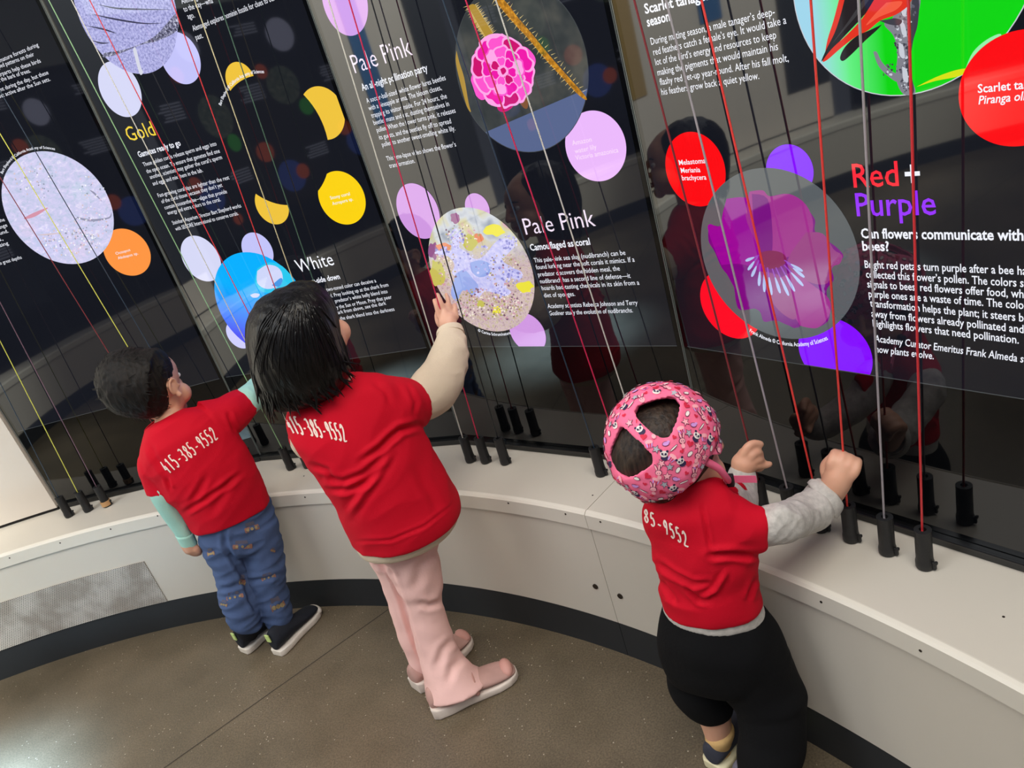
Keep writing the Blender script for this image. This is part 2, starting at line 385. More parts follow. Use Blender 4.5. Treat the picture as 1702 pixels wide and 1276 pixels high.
def fit_circle(pts):
    n = len(pts); import numpy as np
    Am = np.array([[2*x, 2*y, 1] for x, y in pts]); bb = np.array([x*x+y*y for x, y in pts])
    s = np.linalg.lstsq(Am, bb, rcond=None)[0]; return s[0], s[1], sqrt(s[2]+s[0]**2+s[1]**2)
def clip(poly, keep, cross):
    out = []
    for i in range(len(poly)):
        a, b = poly[i], poly[(i+1) % len(poly)]
        if keep(a): out.append(a)
        if keep(a) != keep(b): out.append(cross(a, b))
    return out
def clip_rect(p, poly):
    hw = p.hw
    def mk(i, val, sgn):
        keep = lambda q: sgn*(q[i]-val) >= 0
        def cross(a, b):
            t = (val-a[i])/(b[i]-a[i]); return (a[0]+(b[0]-a[0])*t, a[1]+(b[1]-a[1])*t)
        return keep, cross
    for i, v_, s in ((0, -hw, 1), (0, hw, -1), (1, ZL0, 1), (1, p.zl1, -1)):
        poly = clip(poly, *mk(i, v_, s))
    return poly
def flat(p, poly, name, m, parent=None, uvf=None, layer=None):
    if layer is None: p.layer += 1; layer = p.layer
    poly = clip_rect(p, poly)
    if len(poly) < 3: return None
    v = [at_uv(p, u, z, layer) for u, z in poly]
    uvs = [uvf(u, z) for u, z in poly] if uvf else None
    return link_mesh(name, v, [tuple(range(len(v)))], m, parent or p.root, uvs=uvs)
def disc(p, pts, m, name='colour_disc', rim=None, cr=None):
    cx, cz, r = cr if cr else fit_circle([uv_of(p, q) for q in pts])
    if rim:
        flat(p, [(cx+(r+.0012)*cos(2*pi*k/72), cz+(r+.0012)*sin(2*pi*k/72)) for k in range(72)], 'disc_rim', rim)
    o = flat(p, [(cx+r*cos(2*pi*k/72), cz+r*sin(2*pi*k/72)) for k in range(72)], name, m, uvf=lambda u, z: ((u-cx)/r, (z-cz)/r))
    return o, (cx, cz, r)
def shape(p, pxs, m, name, parent=None, smooth=4):
    pts = [Vector((*uv_of(p, q), 0)) for q in pxs]
    if smooth:
        pts = pts+[pts[0]]; pts = catmull(pts, smooth)[:-1]
    p.layer += 1
    v = [at_uv(p, q.x, q.y, p.layer) for q in pts]
    return link_mesh(name, v, [tuple(range(len(v)))], m, parent or p.root, uvs=[(q.x*9, q.y*9) for q in pts])
_fc = bpy.data.curves.new('f', 'FONT'); _fo = bpy.data.objects.new('f', _fc); COL.objects.link(_fo)
_cache = {}
def glyphs(txt, bold=0.0, shear=0.0):
    key = (txt, bold, shear)
    if key in _cache: return _cache[key]
    _fc.body = txt; _fc.size = 1.0; _fc.offset = bold; _fc.shear = shear; _fc.resolution_u = 2
    me = evaluated_mesh(_fo, 'g')
    v = [(q.co.x, q.co.y) for q in me.vertices]; f = [tuple(q.vertices) for q in me.polygons]
    bpy.data.meshes.remove(me)
    if not v: v = [(0, 0), (.3, 0)]
    _cache[key] = (v, f, min(q[0] for q in v), max(q[0] for q in v)); return _cache[key]
def text_lines(p, lines, m, name, cap, bold=0.0, shear=0.0, parent=None):
    """lines: (text, start pixel of the baseline, end pixel); '|' ends the part that the end pixel measures. cap = capital height in metres"""
    V = []; F = []; p.layer += 1
    for txt, a, b in lines:
        vis = txt.split('|')[0]; full = txt.replace('|', '')
        _, _, x0, x1 = glyphs(vis, bold, shear); v, f, _, _ = glyphs(full, bold, shear)
        ua, za = uv_of(p, a); ub, zb = uv_of(p, b); sx_ = (ub-ua)/(x1-x0); sy_ = cap/0.729
        base = len(V)
        for x, y in v:
            u = ua+(x-x0)*sx_; z = za+(zb-za)*((u-ua)/(ub-ua))+y*sy_
            V.append(at_uv(p, max(-p.hw, min(p.hw, u)), z, p.layer))
        F += [tuple(i+base for i in q) for q in f]
    return link_mesh(name, V, F, m, parent or p.root)
def arc_text(p, txt, cr, rad, a0, a1, size, m, name='photo_credit', under=False):
    """text bent round a disc, from angle a0 to a1 (degrees, 0 = right, 90 = up)"""
    v, f, x0, x1 = glyphs(txt, 0.012); p.layer += 1; V = []
    cx, cz, r = cr
    for x, y in v:
        a = radians(a0+(a1-a0)*(x-x0)/(x1-x0)); q = rad+(-y if under else y)*size
        V.append(at_uv(p, cx+q*cos(a), cz+q*sin(a), p.layer))
    return link_mesh(name, V, f, m, p.root)
def uv_noise_mat(name, stops, scale=4.0, detail=6.0, dist=0.0, stretch=(1,1,1), rough=0.6, vor=False):
    m = emis(name, (120, 120, 120)); nt, N, L, B = nodes_of(m)
    u = N.new('ShaderNodeUVMap'); u.uv_map = 'UVMap'; mp = N.new('ShaderNodeMapping'); mp.inputs['Scale'].default_value = stretch; L(u.outputs[0], mp.inputs[0])
    n = N.new('ShaderNodeTexNoise'); n.inputs['Scale'].default_value = scale; n.inputs['Detail'].default_value = detail; n.inputs['Distortion'].default_value = dist; n.inputs['Roughness'].default_value = rough
    L(mp.outputs[0], n.inputs['Vector'])
    r = N.new('ShaderNodeValToRGB'); r.color_ramp.elements.remove(r.color_ramp.elements[0])
    r.color_ramp.elements[0].position = stops[0][0]; r.color_ramp.elements[0].color = lin(stops[0][1])
    for pos, c in stops[1:]:
        e = r.color_ramp.elements.new(pos); e.color = lin(c)
    L(n.outputs['Fac'], r.inputs[0]); L(r.outputs[0], B.inputs['Emission Color'])
    m['ramp'] = r.name; m['mapn'] = mp.name
    return m

def specks(p, parent, name, mats, spots, seed=0, lo=1.2, hi=3.0):
    """grain of a photo: small irregular flecks, one part; spots: (x, y, spread x, spread y, count)"""
    rg = random.Random(seed); mb = MB(); p.layer += 1
    for x, y, sx_, sy_, n in spots:
        for _ in range(n):
            a = rg.uniform(0, 2*pi); q = sqrt(rg.random()); cx = x+sx_*q*cos(a); cy = y+sy_*q*sin(a); r = rg.uniform(lo, hi); m = rg.randrange(len(mats)); k = 7
            mb.add(([at_uv(p, *uv_of(p, (cx+r*rg.uniform(.6, 1.3)*cos(2*pi*j/k), cy+r*rg.uniform(.6, 1.3)*sin(2*pi*j/k))), p.layer) for j in range(k)], [tuple(range(k))]), m)
    q_ = mb.build(name, mats, parent); q_['kind'] = 'stuff'; return q_
# ---- panel 1 (far left)
p = PANELS[0]
M['sand'] = uv_noise_mat('sand_photo', [(0.25, (150, 160, 190)), (0.42, (196, 204, 232)), (0.55, (214, 208, 244)), (0.66, (238, 236, 250)), (0.78, (160, 160, 188))], 7.0, 12, 0.6, (1, 1.6, 1), 0.72)
disc(p, [(172.6,418.7),(202,379.6),(250.6,426),(222,458)], M['org'])
M['streak'] = emis('rust_streak', (214, 150, 170)); M['streak2'] = emis('grey_crease', (150, 150, 176)); M['streak3'] = emis('tan_streak', (216, 198, 200))
o, cr = disc(p, [(7.6,310.8),(73.3,250),(189,353),(126.3,435),(33,401)], M['sand'], 'photo_disc')
shape(p, [(40,362),(55,354),(78,345),(77,348),(58,360),(42,364)], M['streak'], 'colour_streak', o)
shape(p, [(128,360),(150,364),(180,361),(185,352),(182,363),(150,368),(130,363)], M['streak2'], 'shadow_crease', o)
shape(p, [(60,390),(80,388),(104,386),(80,391)], M['streak3'], 'tan_streak', o)
shape(p, [(148,315),(158,320),(170,335),(160,326)], M['streak2'], 'shadow_crease', o)
specks(p, o, 'sand_grains', [emis('grain_white', (246, 246, 252)), emis('grain_grey', (150, 154, 176)), emis('grain_pink', (226, 200, 222)), M['streak3']], [(118,400,50,26,170), (150,375,30,25,60), (60,300,40,30,60), (150,320,26,30,30)], 3, .7, 1.9)
arc_text(p, 'Bart Shepherd © California Academy of Sciences', cr, cr[2]+.006, 128, 62, .0095, M['white_t'])
text_lines(p, [('mature forests during', (1,103.6), (65,77)), ('ped patterns on their', (-1,113.5), (57.6,92.7)), ('erparts help these birds', (-1,127.5), (68.7,103.6)),
   ('t the bark of trees.', (-1,136.8), (51.8,120)), ('unt during the day, but these', (-1,153), (81.4,123)), ('ost active after the Sun sets.', (-1,163.4), (84.6,133.9))], M['white_t'], 'caption_text', .0098)
text_lines(p, [('the', (-1,369.5), (9,367)), ('range', (-4,382), (13,376)), ('ound.', (-4,391.5), (15,386)), ('s,', (-1,401), (6,399)), ('azing', (-3,411.5), (15,406))], M['white_t'], 'caption_text', .0098)
text_lines(p, [('to great depths', (-1,440.5), (37,429.5))], M['white_t'], 'caption_text', .0098)
text_lines(p, [('Octopus', (193.3,423.5), (217.3,416.7)), ('Abdopus sp.', (197,431), (230.4,422.5))], M['white_t'], 'disc_caption', .0078)

# ---- panel 2 (Gold / White)
p = PANELS[1]
M['hide'] = uv_noise_mat('ridged_photo', [(0.3, (120, 122, 170)), (0.5, (172, 172, 226)), (0.7, (206, 206, 246))], 26, 4, 0.0, (1, 1, 1), 0.6)
M['rock'] = uv_noise_mat('rock_photo', [(0.35, (36, 36, 46)), (0.5, (110, 110, 140)), (0.66, (214, 214, 236))], 18, 6, 0.5)
M['crack'] = emis('dark_crack', (60, 60, 86)); M['tooth'] = emis('pale_chip', (216, 218, 232))
disc(p, [(162.5,131.4),(212,193.8),(235,151.6),(184.4,103)], M['lav2'])
disc(p, [(334,108.6),(300.6,55),(313.3,139.5),(274,113.7)], M['lav'])
o, cr = disc(p, [(123.8,0),(158,78.3),(235,122),(271.6,108.6),(294.3,25.3),(290.5,0)], M['hide'], 'photo_disc')
shape(p, [(173,88),(215,80),(255,62),(280,36),(293,24),(295,50),(262,68),(236,74),(212,84),(190,92),(172,95)], M['rock'], 'rock_band', o)
shape(p, [(190,96),(215,86),(225,80),(236,118),(228,121),(205,113)], M['hide'], 'lower_flank', o)
shape(p, [(221,82),(226,80),(234,110),(238,120),(232,122)], M['tooth'], 'pale_chip', o)
for q in ([(158,6),(190,12),(225,14),(285,16),(225,16.5),(190,14.5)], [(148,22),(190,30),(240,38),(272,38),(240,40),(190,33)], [(140,42),(172,47),(195,56),(172,50)], [(150,66),(168,70),(182,71),(168,73)]):
    shape(p, q, M['crack'], 'skin_crease', o)
text_lines(p, [('Gold', (215.5,235), (260.2,224.3))], M['gold_t'], 'heading', .036, bold=0.0)
text_lines(p, [('Gametes ready to go', (231.7,261.5), (301.4,241.3))], M['white_t'], 'subheading', .0145, bold=.02)
text_lines(p, [('These golden corals release sperm and eggs into', (239.5,276.7), (360.8,241.3)), ('the open ocean. To ensure that gametes find one', (245,288), (366.3,253.4)),
  ('another, scientists may gather the coral\u2019s sperm', (250.6,297.4), (370,264)), ('and eggs and mix them in the lab.', (255.2,308.2), (338,285.5)),
  ('Fast-growing coral tips are lighter than the rest', (264,327.8), (382,297.6)), ('of the coral tissue because they don\u2019t yet', (269.8,337.9), (370.6,310)),
  ('contain zooxanthellae\u2014algae that provide', (274.9,348), (378.2,320.7)), ('energy and extra colors to the coral.', (280,356.8), (367.6,334)),
  ('Steinhart Aquarium Director Bart Shepherd works', (288,373.3), (401.7,344.2)), ('with SECORE International to conserve corals.', (293,383.4), (397.2,356.8))], M['white_t'], 'caption_text', .0105)
text_lines(p, [('Alemseged', (303,6.5), (336,-3)), ('to the day\u2014wha', (307,20), (355,4.5)), ('ago.', (313.3,31.6), (324.7,29)), ('Alemseged explores hominin fossils for clues to o|ur', (322,51.8), (451.8,2.5)), ('past.', (326.7,66.4), (338.6,62.5))], M['white_t'], 'caption_text', .0118)
disc(p, [(375,126),(396.7,103),(422.4,127.6)], M['yel2'])
disc(p, [(503.6,159),(521,144),(542.7,146.5),(551.6,231),(565,222)], M['yel2'])
disc(p, [(425,321.5),(425,338),(460.6,373),(480,353)], M['yel2'])
disc(p, [(528.9,319),(561.7,284),(608,338),(582,372.5)], M['yel'])
o, cr = disc(p, [(384.5,149.6),(422,125),(485,139),(503.6,159),(544,230),(541,297),(528.9,319),(481,340),(455,337),(425,321.5)], M['darkdisc'], 'photo_disc')
arc_text(p, 'Bart Shepherd © California Academy of Sciences', cr, cr[2]+.004, 133, 72, .0105, M['white_t'])
text_lines(p, [('Stony coral', (550,331.5), (582.4,324)), ('Acropora sp.', (553.4,341), (587.5,332.8))], M['white_t'], 'disc_caption', .0082)
disc(p, [(300.7,413.7),(322,391.5),(367.6,436.4),(347.4,467.3)], M['lav2'])
disc(p, [(401.8,411),(426.5,387),(454.8,423.8)], M['lav'])
disc(p, [(376,547.6),(404,579),(392,574),(381,564)], M['lav'])
M['sea'] = emis('blue_sea', (0, 150, 255)); nt, N, L, B = nodes_of(M['sea'])
u = N.new('ShaderNodeUVMap'); u.uv_map = 'UVMap'; sxy = N.new('ShaderNodeSeparateXYZ'); L(u.outputs[0], sxy.inputs[0])
ad = N.new('ShaderNodeMath'); ad.operation = 'MULTIPLY_ADD'; ad.inputs[1].default_value = 0.45; L(sxy.outputs[0], ad.inputs[0]); L(sxy.outputs[1], ad.inputs[2])
mr = N.new('ShaderNodeMapRange'); mr.inputs[1].default_value = -1.05; mr.inputs[2].default_value = 0.7; L(ad.outputs[0], mr.inputs[0])
rp = N.new('ShaderNodeValToRGB'); e = rp.color_ramp.elements; e[0].color = lin((8, 40, 240)); e[0].position = .12; e[1].color = lin((0, 176, 255)); e[1].position = .75
L(mr.outputs[0], rp.inputs[0]); L(rp.outputs[0], B.inputs['Emission Color'])
M['belly'] = emis('shark_belly', (206, 214, 250)); M['fin'] = emis('shark_fin', (60, 150, 230)); M['cyan'] = emis('cyan_rim', (40, 200, 240))
o, cr = disc(p, [(356.2,476.9),(412.6,419),(493.5,469),(379,540),(411.8,572.9)], M['sea'], 'photo_disc')
shape(p, [(428,446),(446,436),(466,440),(482,455),(490,470),(478,482),(440,486),(424,470)], M['cyan'], 'cyan_glow', o)
shape(p, [(428,450),(444,440),(462,444),(470,458),(466,474),(444,480),(428,470)], M['belly'], 'shark_belly', o)
shape(p, [(416,490),(424,487),(432,489),(428,494),(420,494)], M['belly'], 'shark_fin', o)
shape(p, [(452,474),(466,462),(470,466),(464,476)], M['fin'], 'shark_fin', o)
text_lines(p, [('White', (496.8,452.9), (556.6,439.7))], M['white_t'], 'heading', .035, bold=0.0)
text_lines(p, [('Sunny-side down', (503.6,474.3), (566,463))], M['white_t'], 'subheading', .0145, bold=.02)
text_lines(p, [('\u2019s two-toned color can deceive a', (538.5,485), (626,468.8)), ('al. Prey looking up at the shark from', (549,494.5), (646.3,475.6)), ('predator\u2019s white belly blend into', (558,502.9), (645,486.5)),
  ('y the Sun or Moon. Prey that peer', (560.4,513.2), (651.9,495.8)), ('shark from above, see the dark', (557,523), (642.5,506)), ('f the shark blend into the darkness', (563,532.4), (656.4,516)), ('sea.', (563,542.5), (577,539.5))], M['white_t'], 'caption_text', .0105)

# ---- panel 3 (Pale Pink)
p = PANELS[2]
disc(p, [(536.4,5),(583,60.6),(611.7,15),(556.6,44)], M['lilac'])
disc(p, [(573,209.7),(577,203),(581,219),(586,223)], M['lilac'])
text_lines(p, [('Pale Pink', (590.8,121.8), (686.8,91))], M['pale_t'], 'heading', .038, bold=-.006)
text_lines(p, [('An all-night pollination party', (603,150.8), (712,117.5))], M['white_t'], 'subheading', .0145, bold=.014)
text_lines(p, [('A soccer-ball-sized, white flower lures beetles', (610.5,171.3), (741.6,132.6)), ('with a pineapple aroma. The bloom closes,', (614,183.7), (734.8,149)), ('trapping its visitor inside. For 24 hours, the', (618.5,195.8), (743.6,163)),
  ('beetles mate and eat, dusting themselves in', (622.3,207.7), (747.4,175.6)), ('pollen. When the flower turns pink, it releases', (627.4,219.8), (758,187)), ('its guests, and the beetles fly off to spread', (631.4,232), (750.7,204.6)),
  ('pollen to another sweet-smelling white lily.', (636.2,243.8), (757.5,216.5)), ('This time-lapse video shows the flower\u2019s', (643.8,267.3), (758.8,243)), ('transformation.', (648.4,279.2), (690.6,270.3))], M['white_t'], 'caption_text', .0105)
disc(p, [(939.7,232.4),(987,183.7),(1041.3,245),(997,301)], M['pink'])
M['dusk'] = uv_noise_mat('blurred_garden_photo', [(0.3, (38, 44, 46)), (0.5, (58, 62, 62)), (0.7, (84, 84, 78))], 1.6, 3)
nt, N, L, B = nodes_of(M['dusk'])
u = N.new('ShaderNodeUVMap'); u.uv_map = 'UVMap'; sxy = N.new('ShaderNodeSeparateXYZ'); L(u.outputs[0], sxy.inputs[0])
ad = N.new('ShaderNodeMath'); ad.operation = 'MULTIPLY_ADD'; ad.inputs[1].default_value = -0.12; L(sxy.outputs[0], ad.inputs[0]); L(sxy.outputs[1], ad.inputs[2])
lt = N.new('ShaderNodeMath'); lt.operation = 'LESS_THAN'; lt.inputs[1].default_value = -0.52; L(ad.outputs[0], lt.inputs[0])
mx = N.new('ShaderNodeMixRGB'); mx.inputs[2].default_value = lin((88, 102, 142)); L(lt.outputs[0], mx.inputs[0]); L(N[M['dusk']['ramp']].outputs[0], mx.inputs[1]); L(mx.outputs[0], B.inputs['Emission Color'])
M['stem'] = uv_noise_mat('ochre_stem', [(0.3, (120, 84, 20)), (0.55, (196, 130, 30)), (0.7, (226, 168, 50))], 14, 4)
M['stem2'] = emis('yellow_stem', (176, 140, 50)); M['spine'] = emis('pale_spine', (226, 200, 130))
M['mag'] = emis('magenta_petal', (240, 20, 170)); M['mag2'] = emis('hot_pink_petal', (255, 84, 206)); M['mag3'] = emis('deep_pink_petal', (206, 8, 110)); M['mag4'] = emis('light_pink_petal', (255, 168, 232)); M['bark'] = emis('brown_bract', (130, 84, 50))
o, cr = disc(p, [(758,78.3),(779,182),(886,253.4),(976.9,118.7),(974,161.7),(941.5,15),(805,214.8)], M['dusk'], 'photo_disc', rim=M['lcd_line'])
shape(p, [(759,84),(764,104),(772,130),(779,170),(783,186),(776,176),(766,140),(758,104)], M['stem2'], 'stem_at_edge', o)
shape(p, [(822,0),(838,0),(862,30),(886,58),(912,90),(940,122),(972,158),(974,166),(960,156),(934,128),(906,98),(878,64),(850,34)], M['stem'], 'spiny_stem', o)
shape(p, [(778,10),(790,8),(806,34),(820,56),(812,66),(798,52),(784,30)], M['stem2'], 'spiny_stem', o)
rnd = random.Random(3)
for (ax, ay, bx, by) in ((838,0,974,158), (822,0,960,156), (790,8,820,56), (778,10,808,62)):
    sp_v = []; sp_f = []; p.layer += 1
    side = 1 if (ax, ay) in ((838,0), (790,8)) else -1
    for k in range(26):
        t = k/26; x = ax+(bx-ax)*t; y = ay+(by-ay)*t; d = Vector((bx-ax, by-ay)).normalized(); nn = Vector((d.y, -d.x))*side
        l = 5+4*rnd.random(); a = Vector((x, y)); tip = a+nn*l+d*rnd.uniform(-3, 3)
        b_ = len(sp_v)
        for w in (a-d*.7, a+d*.7, tip): sp_v.append(at_uv(p, *uv_of(p, w), p.layer))
        sp_f.append((b_, b_+1, b_+2))
    link_mesh('stem_spines', sp_v, sp_f, M['spine'], o)
shape(p, [(860,146),(874,150),(878,176),(872,180),(862,166)], M['bark'], 'bract', o)
petals = [([(796,70),(812,58),(832,56),(852,66),(860,84),(846,96),(820,98),(800,92)],'mag4'), ([(860,78),(874,78),(888,92),(890,106),(880,124),(866,132),(852,118),(850,96)],'mag2'),
  ([(790,84),(804,80),(820,92),(826,112),(812,128),(796,126),(786,110)],'mag'), ([(788,118),(806,120),(820,138),(814,158),(800,166),(786,150),(783,132)],'mag2'),
  ([(800,148),(822,144),(846,150),(856,140),(868,150),(862,168),(838,178),(812,172)],'mag4'), ([(826,170),(842,168),(858,160),(864,156),(852,178),(838,186),(828,182)],'mag3'),
  ([(836,96),(858,92),(872,108),(868,136),(850,146),(834,130)],'mag'), ([(806,100),(826,94),(846,98),(850,116),(838,134),(816,134),(804,120)],'mag3'),
  ([(816,104),(834,100),(842,110),(836,124),(822,126),(812,116)],'mag4'), ([(824,108),(834,106),(836,114),(828,118)],'mag'), ([(800,94),(812,84),(826,84),(836,92),(822,92),(808,100)],'mag'),
  ([(846,124),(862,118),(872,128),(864,146),(850,148)],'mag2'), ([(806,136),(824,132),(838,140),(830,152),(812,152)],'mag2'), ([(862,84),(874,86),(882,96),(872,100)],'mag'), ([(826,62),(846,70),(852,80),(836,76)],'mag2')]
for q, c in petals: shape(p, q, M[c], 'petal', o)
rg = random.Random(12)
for n_, rad, size, cols, off in ((10, .80, .40, ('mag', 'mag2', 'mag3'), .2), (9, .52, .36, ('mag2', 'mag', 'mag4'), .5), (7, .28, .27, ('mag', 'mag3', 'mag2'), .1)):
    for k in range(n_):
        a = off+2*pi*k/n_; cx, cy = 837, 118; R_ = lambda t, r: (cx+52*r*cos(t)+6*r*sin(t), cy+60*r*sin(t))
        base = [R_(a+t, rad+size*w*(1+rg.uniform(-.16, .16))) for t, w in ((-.46, -.2), (-.42, .28), (-.22, .52), (0, .46), (.2, .56), (.42, .3), (.46, -.2), (.15, -.7), (-.15, -.7))]
        c_ = cols[k % 3]; o2 = shape(p, base, M['mag4' if c_ != 'mag4' else 'mag2'], 'petal_rim', o, 3)
        mx_, my_ = sum(q[0] for q in base)/9, sum(q[1] for q in base)/9
        shape(p, [(mx_+(q[0]-mx_)*.86-(q[0]-cx)*.03, my_+(q[1]-my_)*.86-(q[1]-cy)*.03) for q in base], M[c_], 'petal', o, 3)
shape(p, [(828,112),(836,108),(844,113),(845,122),(836,128),(828,122)], M['mag4'], 'petal', o); shape(p, [(832,115),(838,112),(842,118),(836,124)], M['mag3'], 'petal', o)
text_lines(p, [('Amazon', (952.3,241.5), (984.4,235)), ('water lily', (956.6,255), (992.5,247)), ('Victoria amazonica', (958,266), (1028.6,252.6))], M['pinkfaint_t'], 'disc_caption', .0092)
disc(p, [(659,335.4),(688,305),(731,353),(707,396)], M['lilac'])
disc(p, [(791.6,321),(773.4,341.7),(813.8,345.5)], M['lilac'])
disc(p, [(907.9,562.7),(883.4,523.6),(848,550)], M['lilac'])
M['reef'] = uv_noise_mat('reef_photo', [(0.28, (96, 84, 60)), (0.40, (176, 150, 150)), (0.5, (214, 190, 196)), (0.6, (188, 176, 130)), (0.72, (240, 232, 224))], 16, 10, 0.3, (1,1,1), 0.75)
M['reef_top'] = uv_noise_mat('reef_photo_blur', [(0.3, (150, 160, 176)), (0.48, (196, 196, 206)), (0.62, (206, 196, 120)), (0.75, (200, 130, 200))], 2.2, 3, 0.4)
nt, N, L, B = nodes_of(M['reef'])
u = N.new('ShaderNodeUVMap'); u.uv_map = 'UVMap'; nn_ = N.new('ShaderNodeTexNoise'); nn_.inputs['Scale'].default_value = 2.4; L(u.outputs[0], nn_.inputs['Vector'])
rb = N.new('ShaderNodeValToRGB'); rb.color_ramp.elements.remove(rb.color_ramp.elements[0]); rb.color_ramp.elements[0].position = .3; rb.color_ramp.elements[0].color = lin((126, 138, 160))
for pos, c in ((.45, (200, 206, 216)), (.56, (206, 200, 150)), (.66, (214, 150, 190)), (.78, (236, 220, 90))): q_ = rb.color_ramp.elements.new(pos); q_.color = lin(c)
L(nn_.outputs['Fac'], rb.inputs[0])
sxy = N.new('ShaderNodeSeparateXYZ'); L(u.outputs[0], sxy.inputs[0])
mr = N.new('ShaderNodeMapRange'); mr.inputs[1].default_value = 0.05; mr.inputs[2].default_value = 0.55; L(sxy.outputs[1], mr.inputs[0])
mx = N.new('ShaderNodeMixRGB'); L(mr.outputs[0], mx.inputs[0]); L(N[M['reef']['ramp']].outputs[0], mx.inputs[1]); L(rb.outputs[0], mx.inputs[2]); L(mx.outputs[0], B.inputs['Emission Color'])
M['slug'] = uv_noise_mat('sea_slug', [(0.3, (176, 176, 236)), (0.55, (206, 204, 246)), (0.75, (226, 216, 240))], 10, 5)
M['slug2'] = emis('sea_slug_shade', (150, 170, 232)); M['lemon'] = emis('lemon_coral', (236, 226, 60)); M['rusty'] = emis('orange_coral', (226, 130, 90)); M['plum'] = emis('plum_coral', (150, 90, 140)); M['lime'] = emis('lime_coral', (196, 190, 90))
o, cr = disc(p, [(712.5,413.7),(784,345.5),(889.2,476.9),(838,548.9),(875.8,421)], M['reef'], 'photo_disc')
def blob(c, rx, ry, m, name, n=14, jit=.25, seed=0):
    rg = random.Random(seed); shape(p, [(c[0]+rx*cos(2*pi*k/n)*(1+rg.uniform(-jit, jit)), c[1]+ry*sin(2*pi*k/n)*(1+rg.uniform(-jit, jit))) for k in range(n)], m, name, o, 3)
blob((822,382), 18, 10, M['lemon'], 'yellow_coral', seed=1); blob((873,476), 13, 10, M['lemon'], 'yellow_coral', seed=2); blob((722,386+30), 9, 14, M['plum'], 'plum_coral', seed=3)
blob((738,411), 13, 7, M['rusty'], 'orange_coral', seed=4); blob((727,452), 13, 22, M['lime'], 'lime_coral', seed=5); blob((782,402), 12, 13, M['lime'], 'lime_coral', seed=6); blob((757,362), 8, 10, M['plum'], 'plum_coral', seed=7)
blob((826,516), 9, 7, M['lemon'], 'yellow_coral', seed=8); blob((800,505), 7, 6, M['lime'], 'lime_coral', seed=9); blob((797,394), 7, 8, M['rusty'], 'orange_coral', seed=11)
shape(p, [(752,396),(760,386),(768,396),(764,410),(776,418),(790,430),(806,424),(822,404),(836,396),(850,398),(856,408),(846,420),(836,432),(852,444),(868,452),(864,464),(846,462),(838,474),(850,484),(840,492),(822,486),(806,484),(796,494),(786,486),(776,470),(764,462),(752,454),(756,440),(746,426),(728,422),(734,414),(750,416)], M['slug'], 'sea_slug', o, 4)
shape(p, [(758,455),(772,448),(786,462),(796,476),(786,490),(770,482),(760,500),(750,486)], M['slug2'], 'sea_slug_shade', o, 4)
shape(p, [(782,436),(800,432),(816,440),(812,456),(796,460),(784,450)], M['slug2'], 'sea_slug_shade', o, 4)
R5 = [emis('reef_fleck_%s' % n, c) for n, c in (('rose', (206, 150, 170)), ('plum', (120, 84, 110)), ('cream', (240, 226, 214)), ('olive', (170, 160, 96)), ('sand', (196, 170, 150)))]
specks(p, o, 'reef_flecks', R5, [(800,505,44,26,200), (842,512,26,20,90), (838,450,30,30,70), (856,500,14,22,40), (745,452,16,24,30), (768,392,30,20,50), (740,425,16,18,30)], 4, .8, 2.1)
L3 = [emis('slug_frill_%s' % n, c) for n, c in (('light', (216, 212, 252)), ('mid', (180, 176, 236)), ('shade', (134, 134, 204)))]
specks(p, o, 'sea_slug_frills', L3, [(760,396,12,16,40), (846,402,16,12,45), (852,460,18,12,40), (735,418,14,8,25), (832,484,18,10,30), (800,434,40,26,50)], 8, 1.0, 2.6)
arc_text(p, '© Carina Schrum/nature', cr, cr[2]+.011, 247, 283, .0105, M['white_t'], under=True)
text_lines(p, [('Pale Pink', (875,389.7), (991.3,375))], M['pale_t'], 'heading', .036, bold=-.004)
text_lines(p, [('Camouflaged as coral', (882.9,416.2), (982,406))], M['white_t'], 'subheading', .0145, bold=.018)
text_lines(p, [('This pale-pink sea slug (nudibranch) can be', (889,436), (1040.5,423)), ('found lurking near the soft corals it mimics. If a', (892.2,447.3), (1055.7,434.4)), ('predator discovers the hidden meal, the', (895.5,459.2), (1031.2,449)),
  ('nudibranch has a second line of defense\u2014it', (899,470.5), (1048.9,461.2)), ('hoards bad-tasting chemicals in its skin from a', (901.8,481.9), (1063.5,472.6)), ('diet of sponges.', (905.4,493.8), (956.6,491.3))], M['white_t'], 'caption_text', .0105)
text_lines(p, [('Academy scientists Rebecca Johnson and Terry', (911.2,511.7), (1061,505.9)), ('Gosliner study the evolution of nudibranchs.', (914.2,523.6), (1052.7,518.5))], M['white_t'], 'caption_text', .0105, shear=.15)

# ---- panel 4 (Red + Purple)
p = PANELS[3]
text_lines(p, [('Scarlet tanager', (1073,22.7), (1182,-2)), ('season', (1076.7,44.2), (1114.5,34))], M['white_t'], 'subheading', .0145, bold=.022)
text_lines(p, [('During mating season, a male tanager\u2019s deep-', (1083,74.5), (1288.5,25)), ('red feathers catch a female\u2019s eye. It would take a', (1087,92), (1307.7,39)), ('lot of the bird\u2019s energy and resources to keep', (1090.5,108.6), (1291,63.4)),
  ('making the pigments that would maintain his', (1094,125.6), (1294,82.6)), ('flashy red get-up year-round. After his fall molt,', (1098,141.5), (1311.5,101.8)), ('his feathers grow back a quiet yellow.', (1100.6,158), (1262.5,131))], M['white_t'], 'caption_text', .0108)
disc(p, [(1106.5,268),(1148.7,218.5),(1206,285.5),(1164,343)], M['red'])
disc(p, [(1165,487),(1230.5,561.6),(1185,540),(1172,462),(1205,557)], M['reddisc2'])
disc(p, [(1273.7,277),(1309,239.5),(1352.5,283)], M['pur'])
disc(p, [(1450,612),(1403.5,534.5),(1444,575),(1428,551)], M['pur'])
M['greyphoto'] = emis('grey_photo', (88, 94, 98))
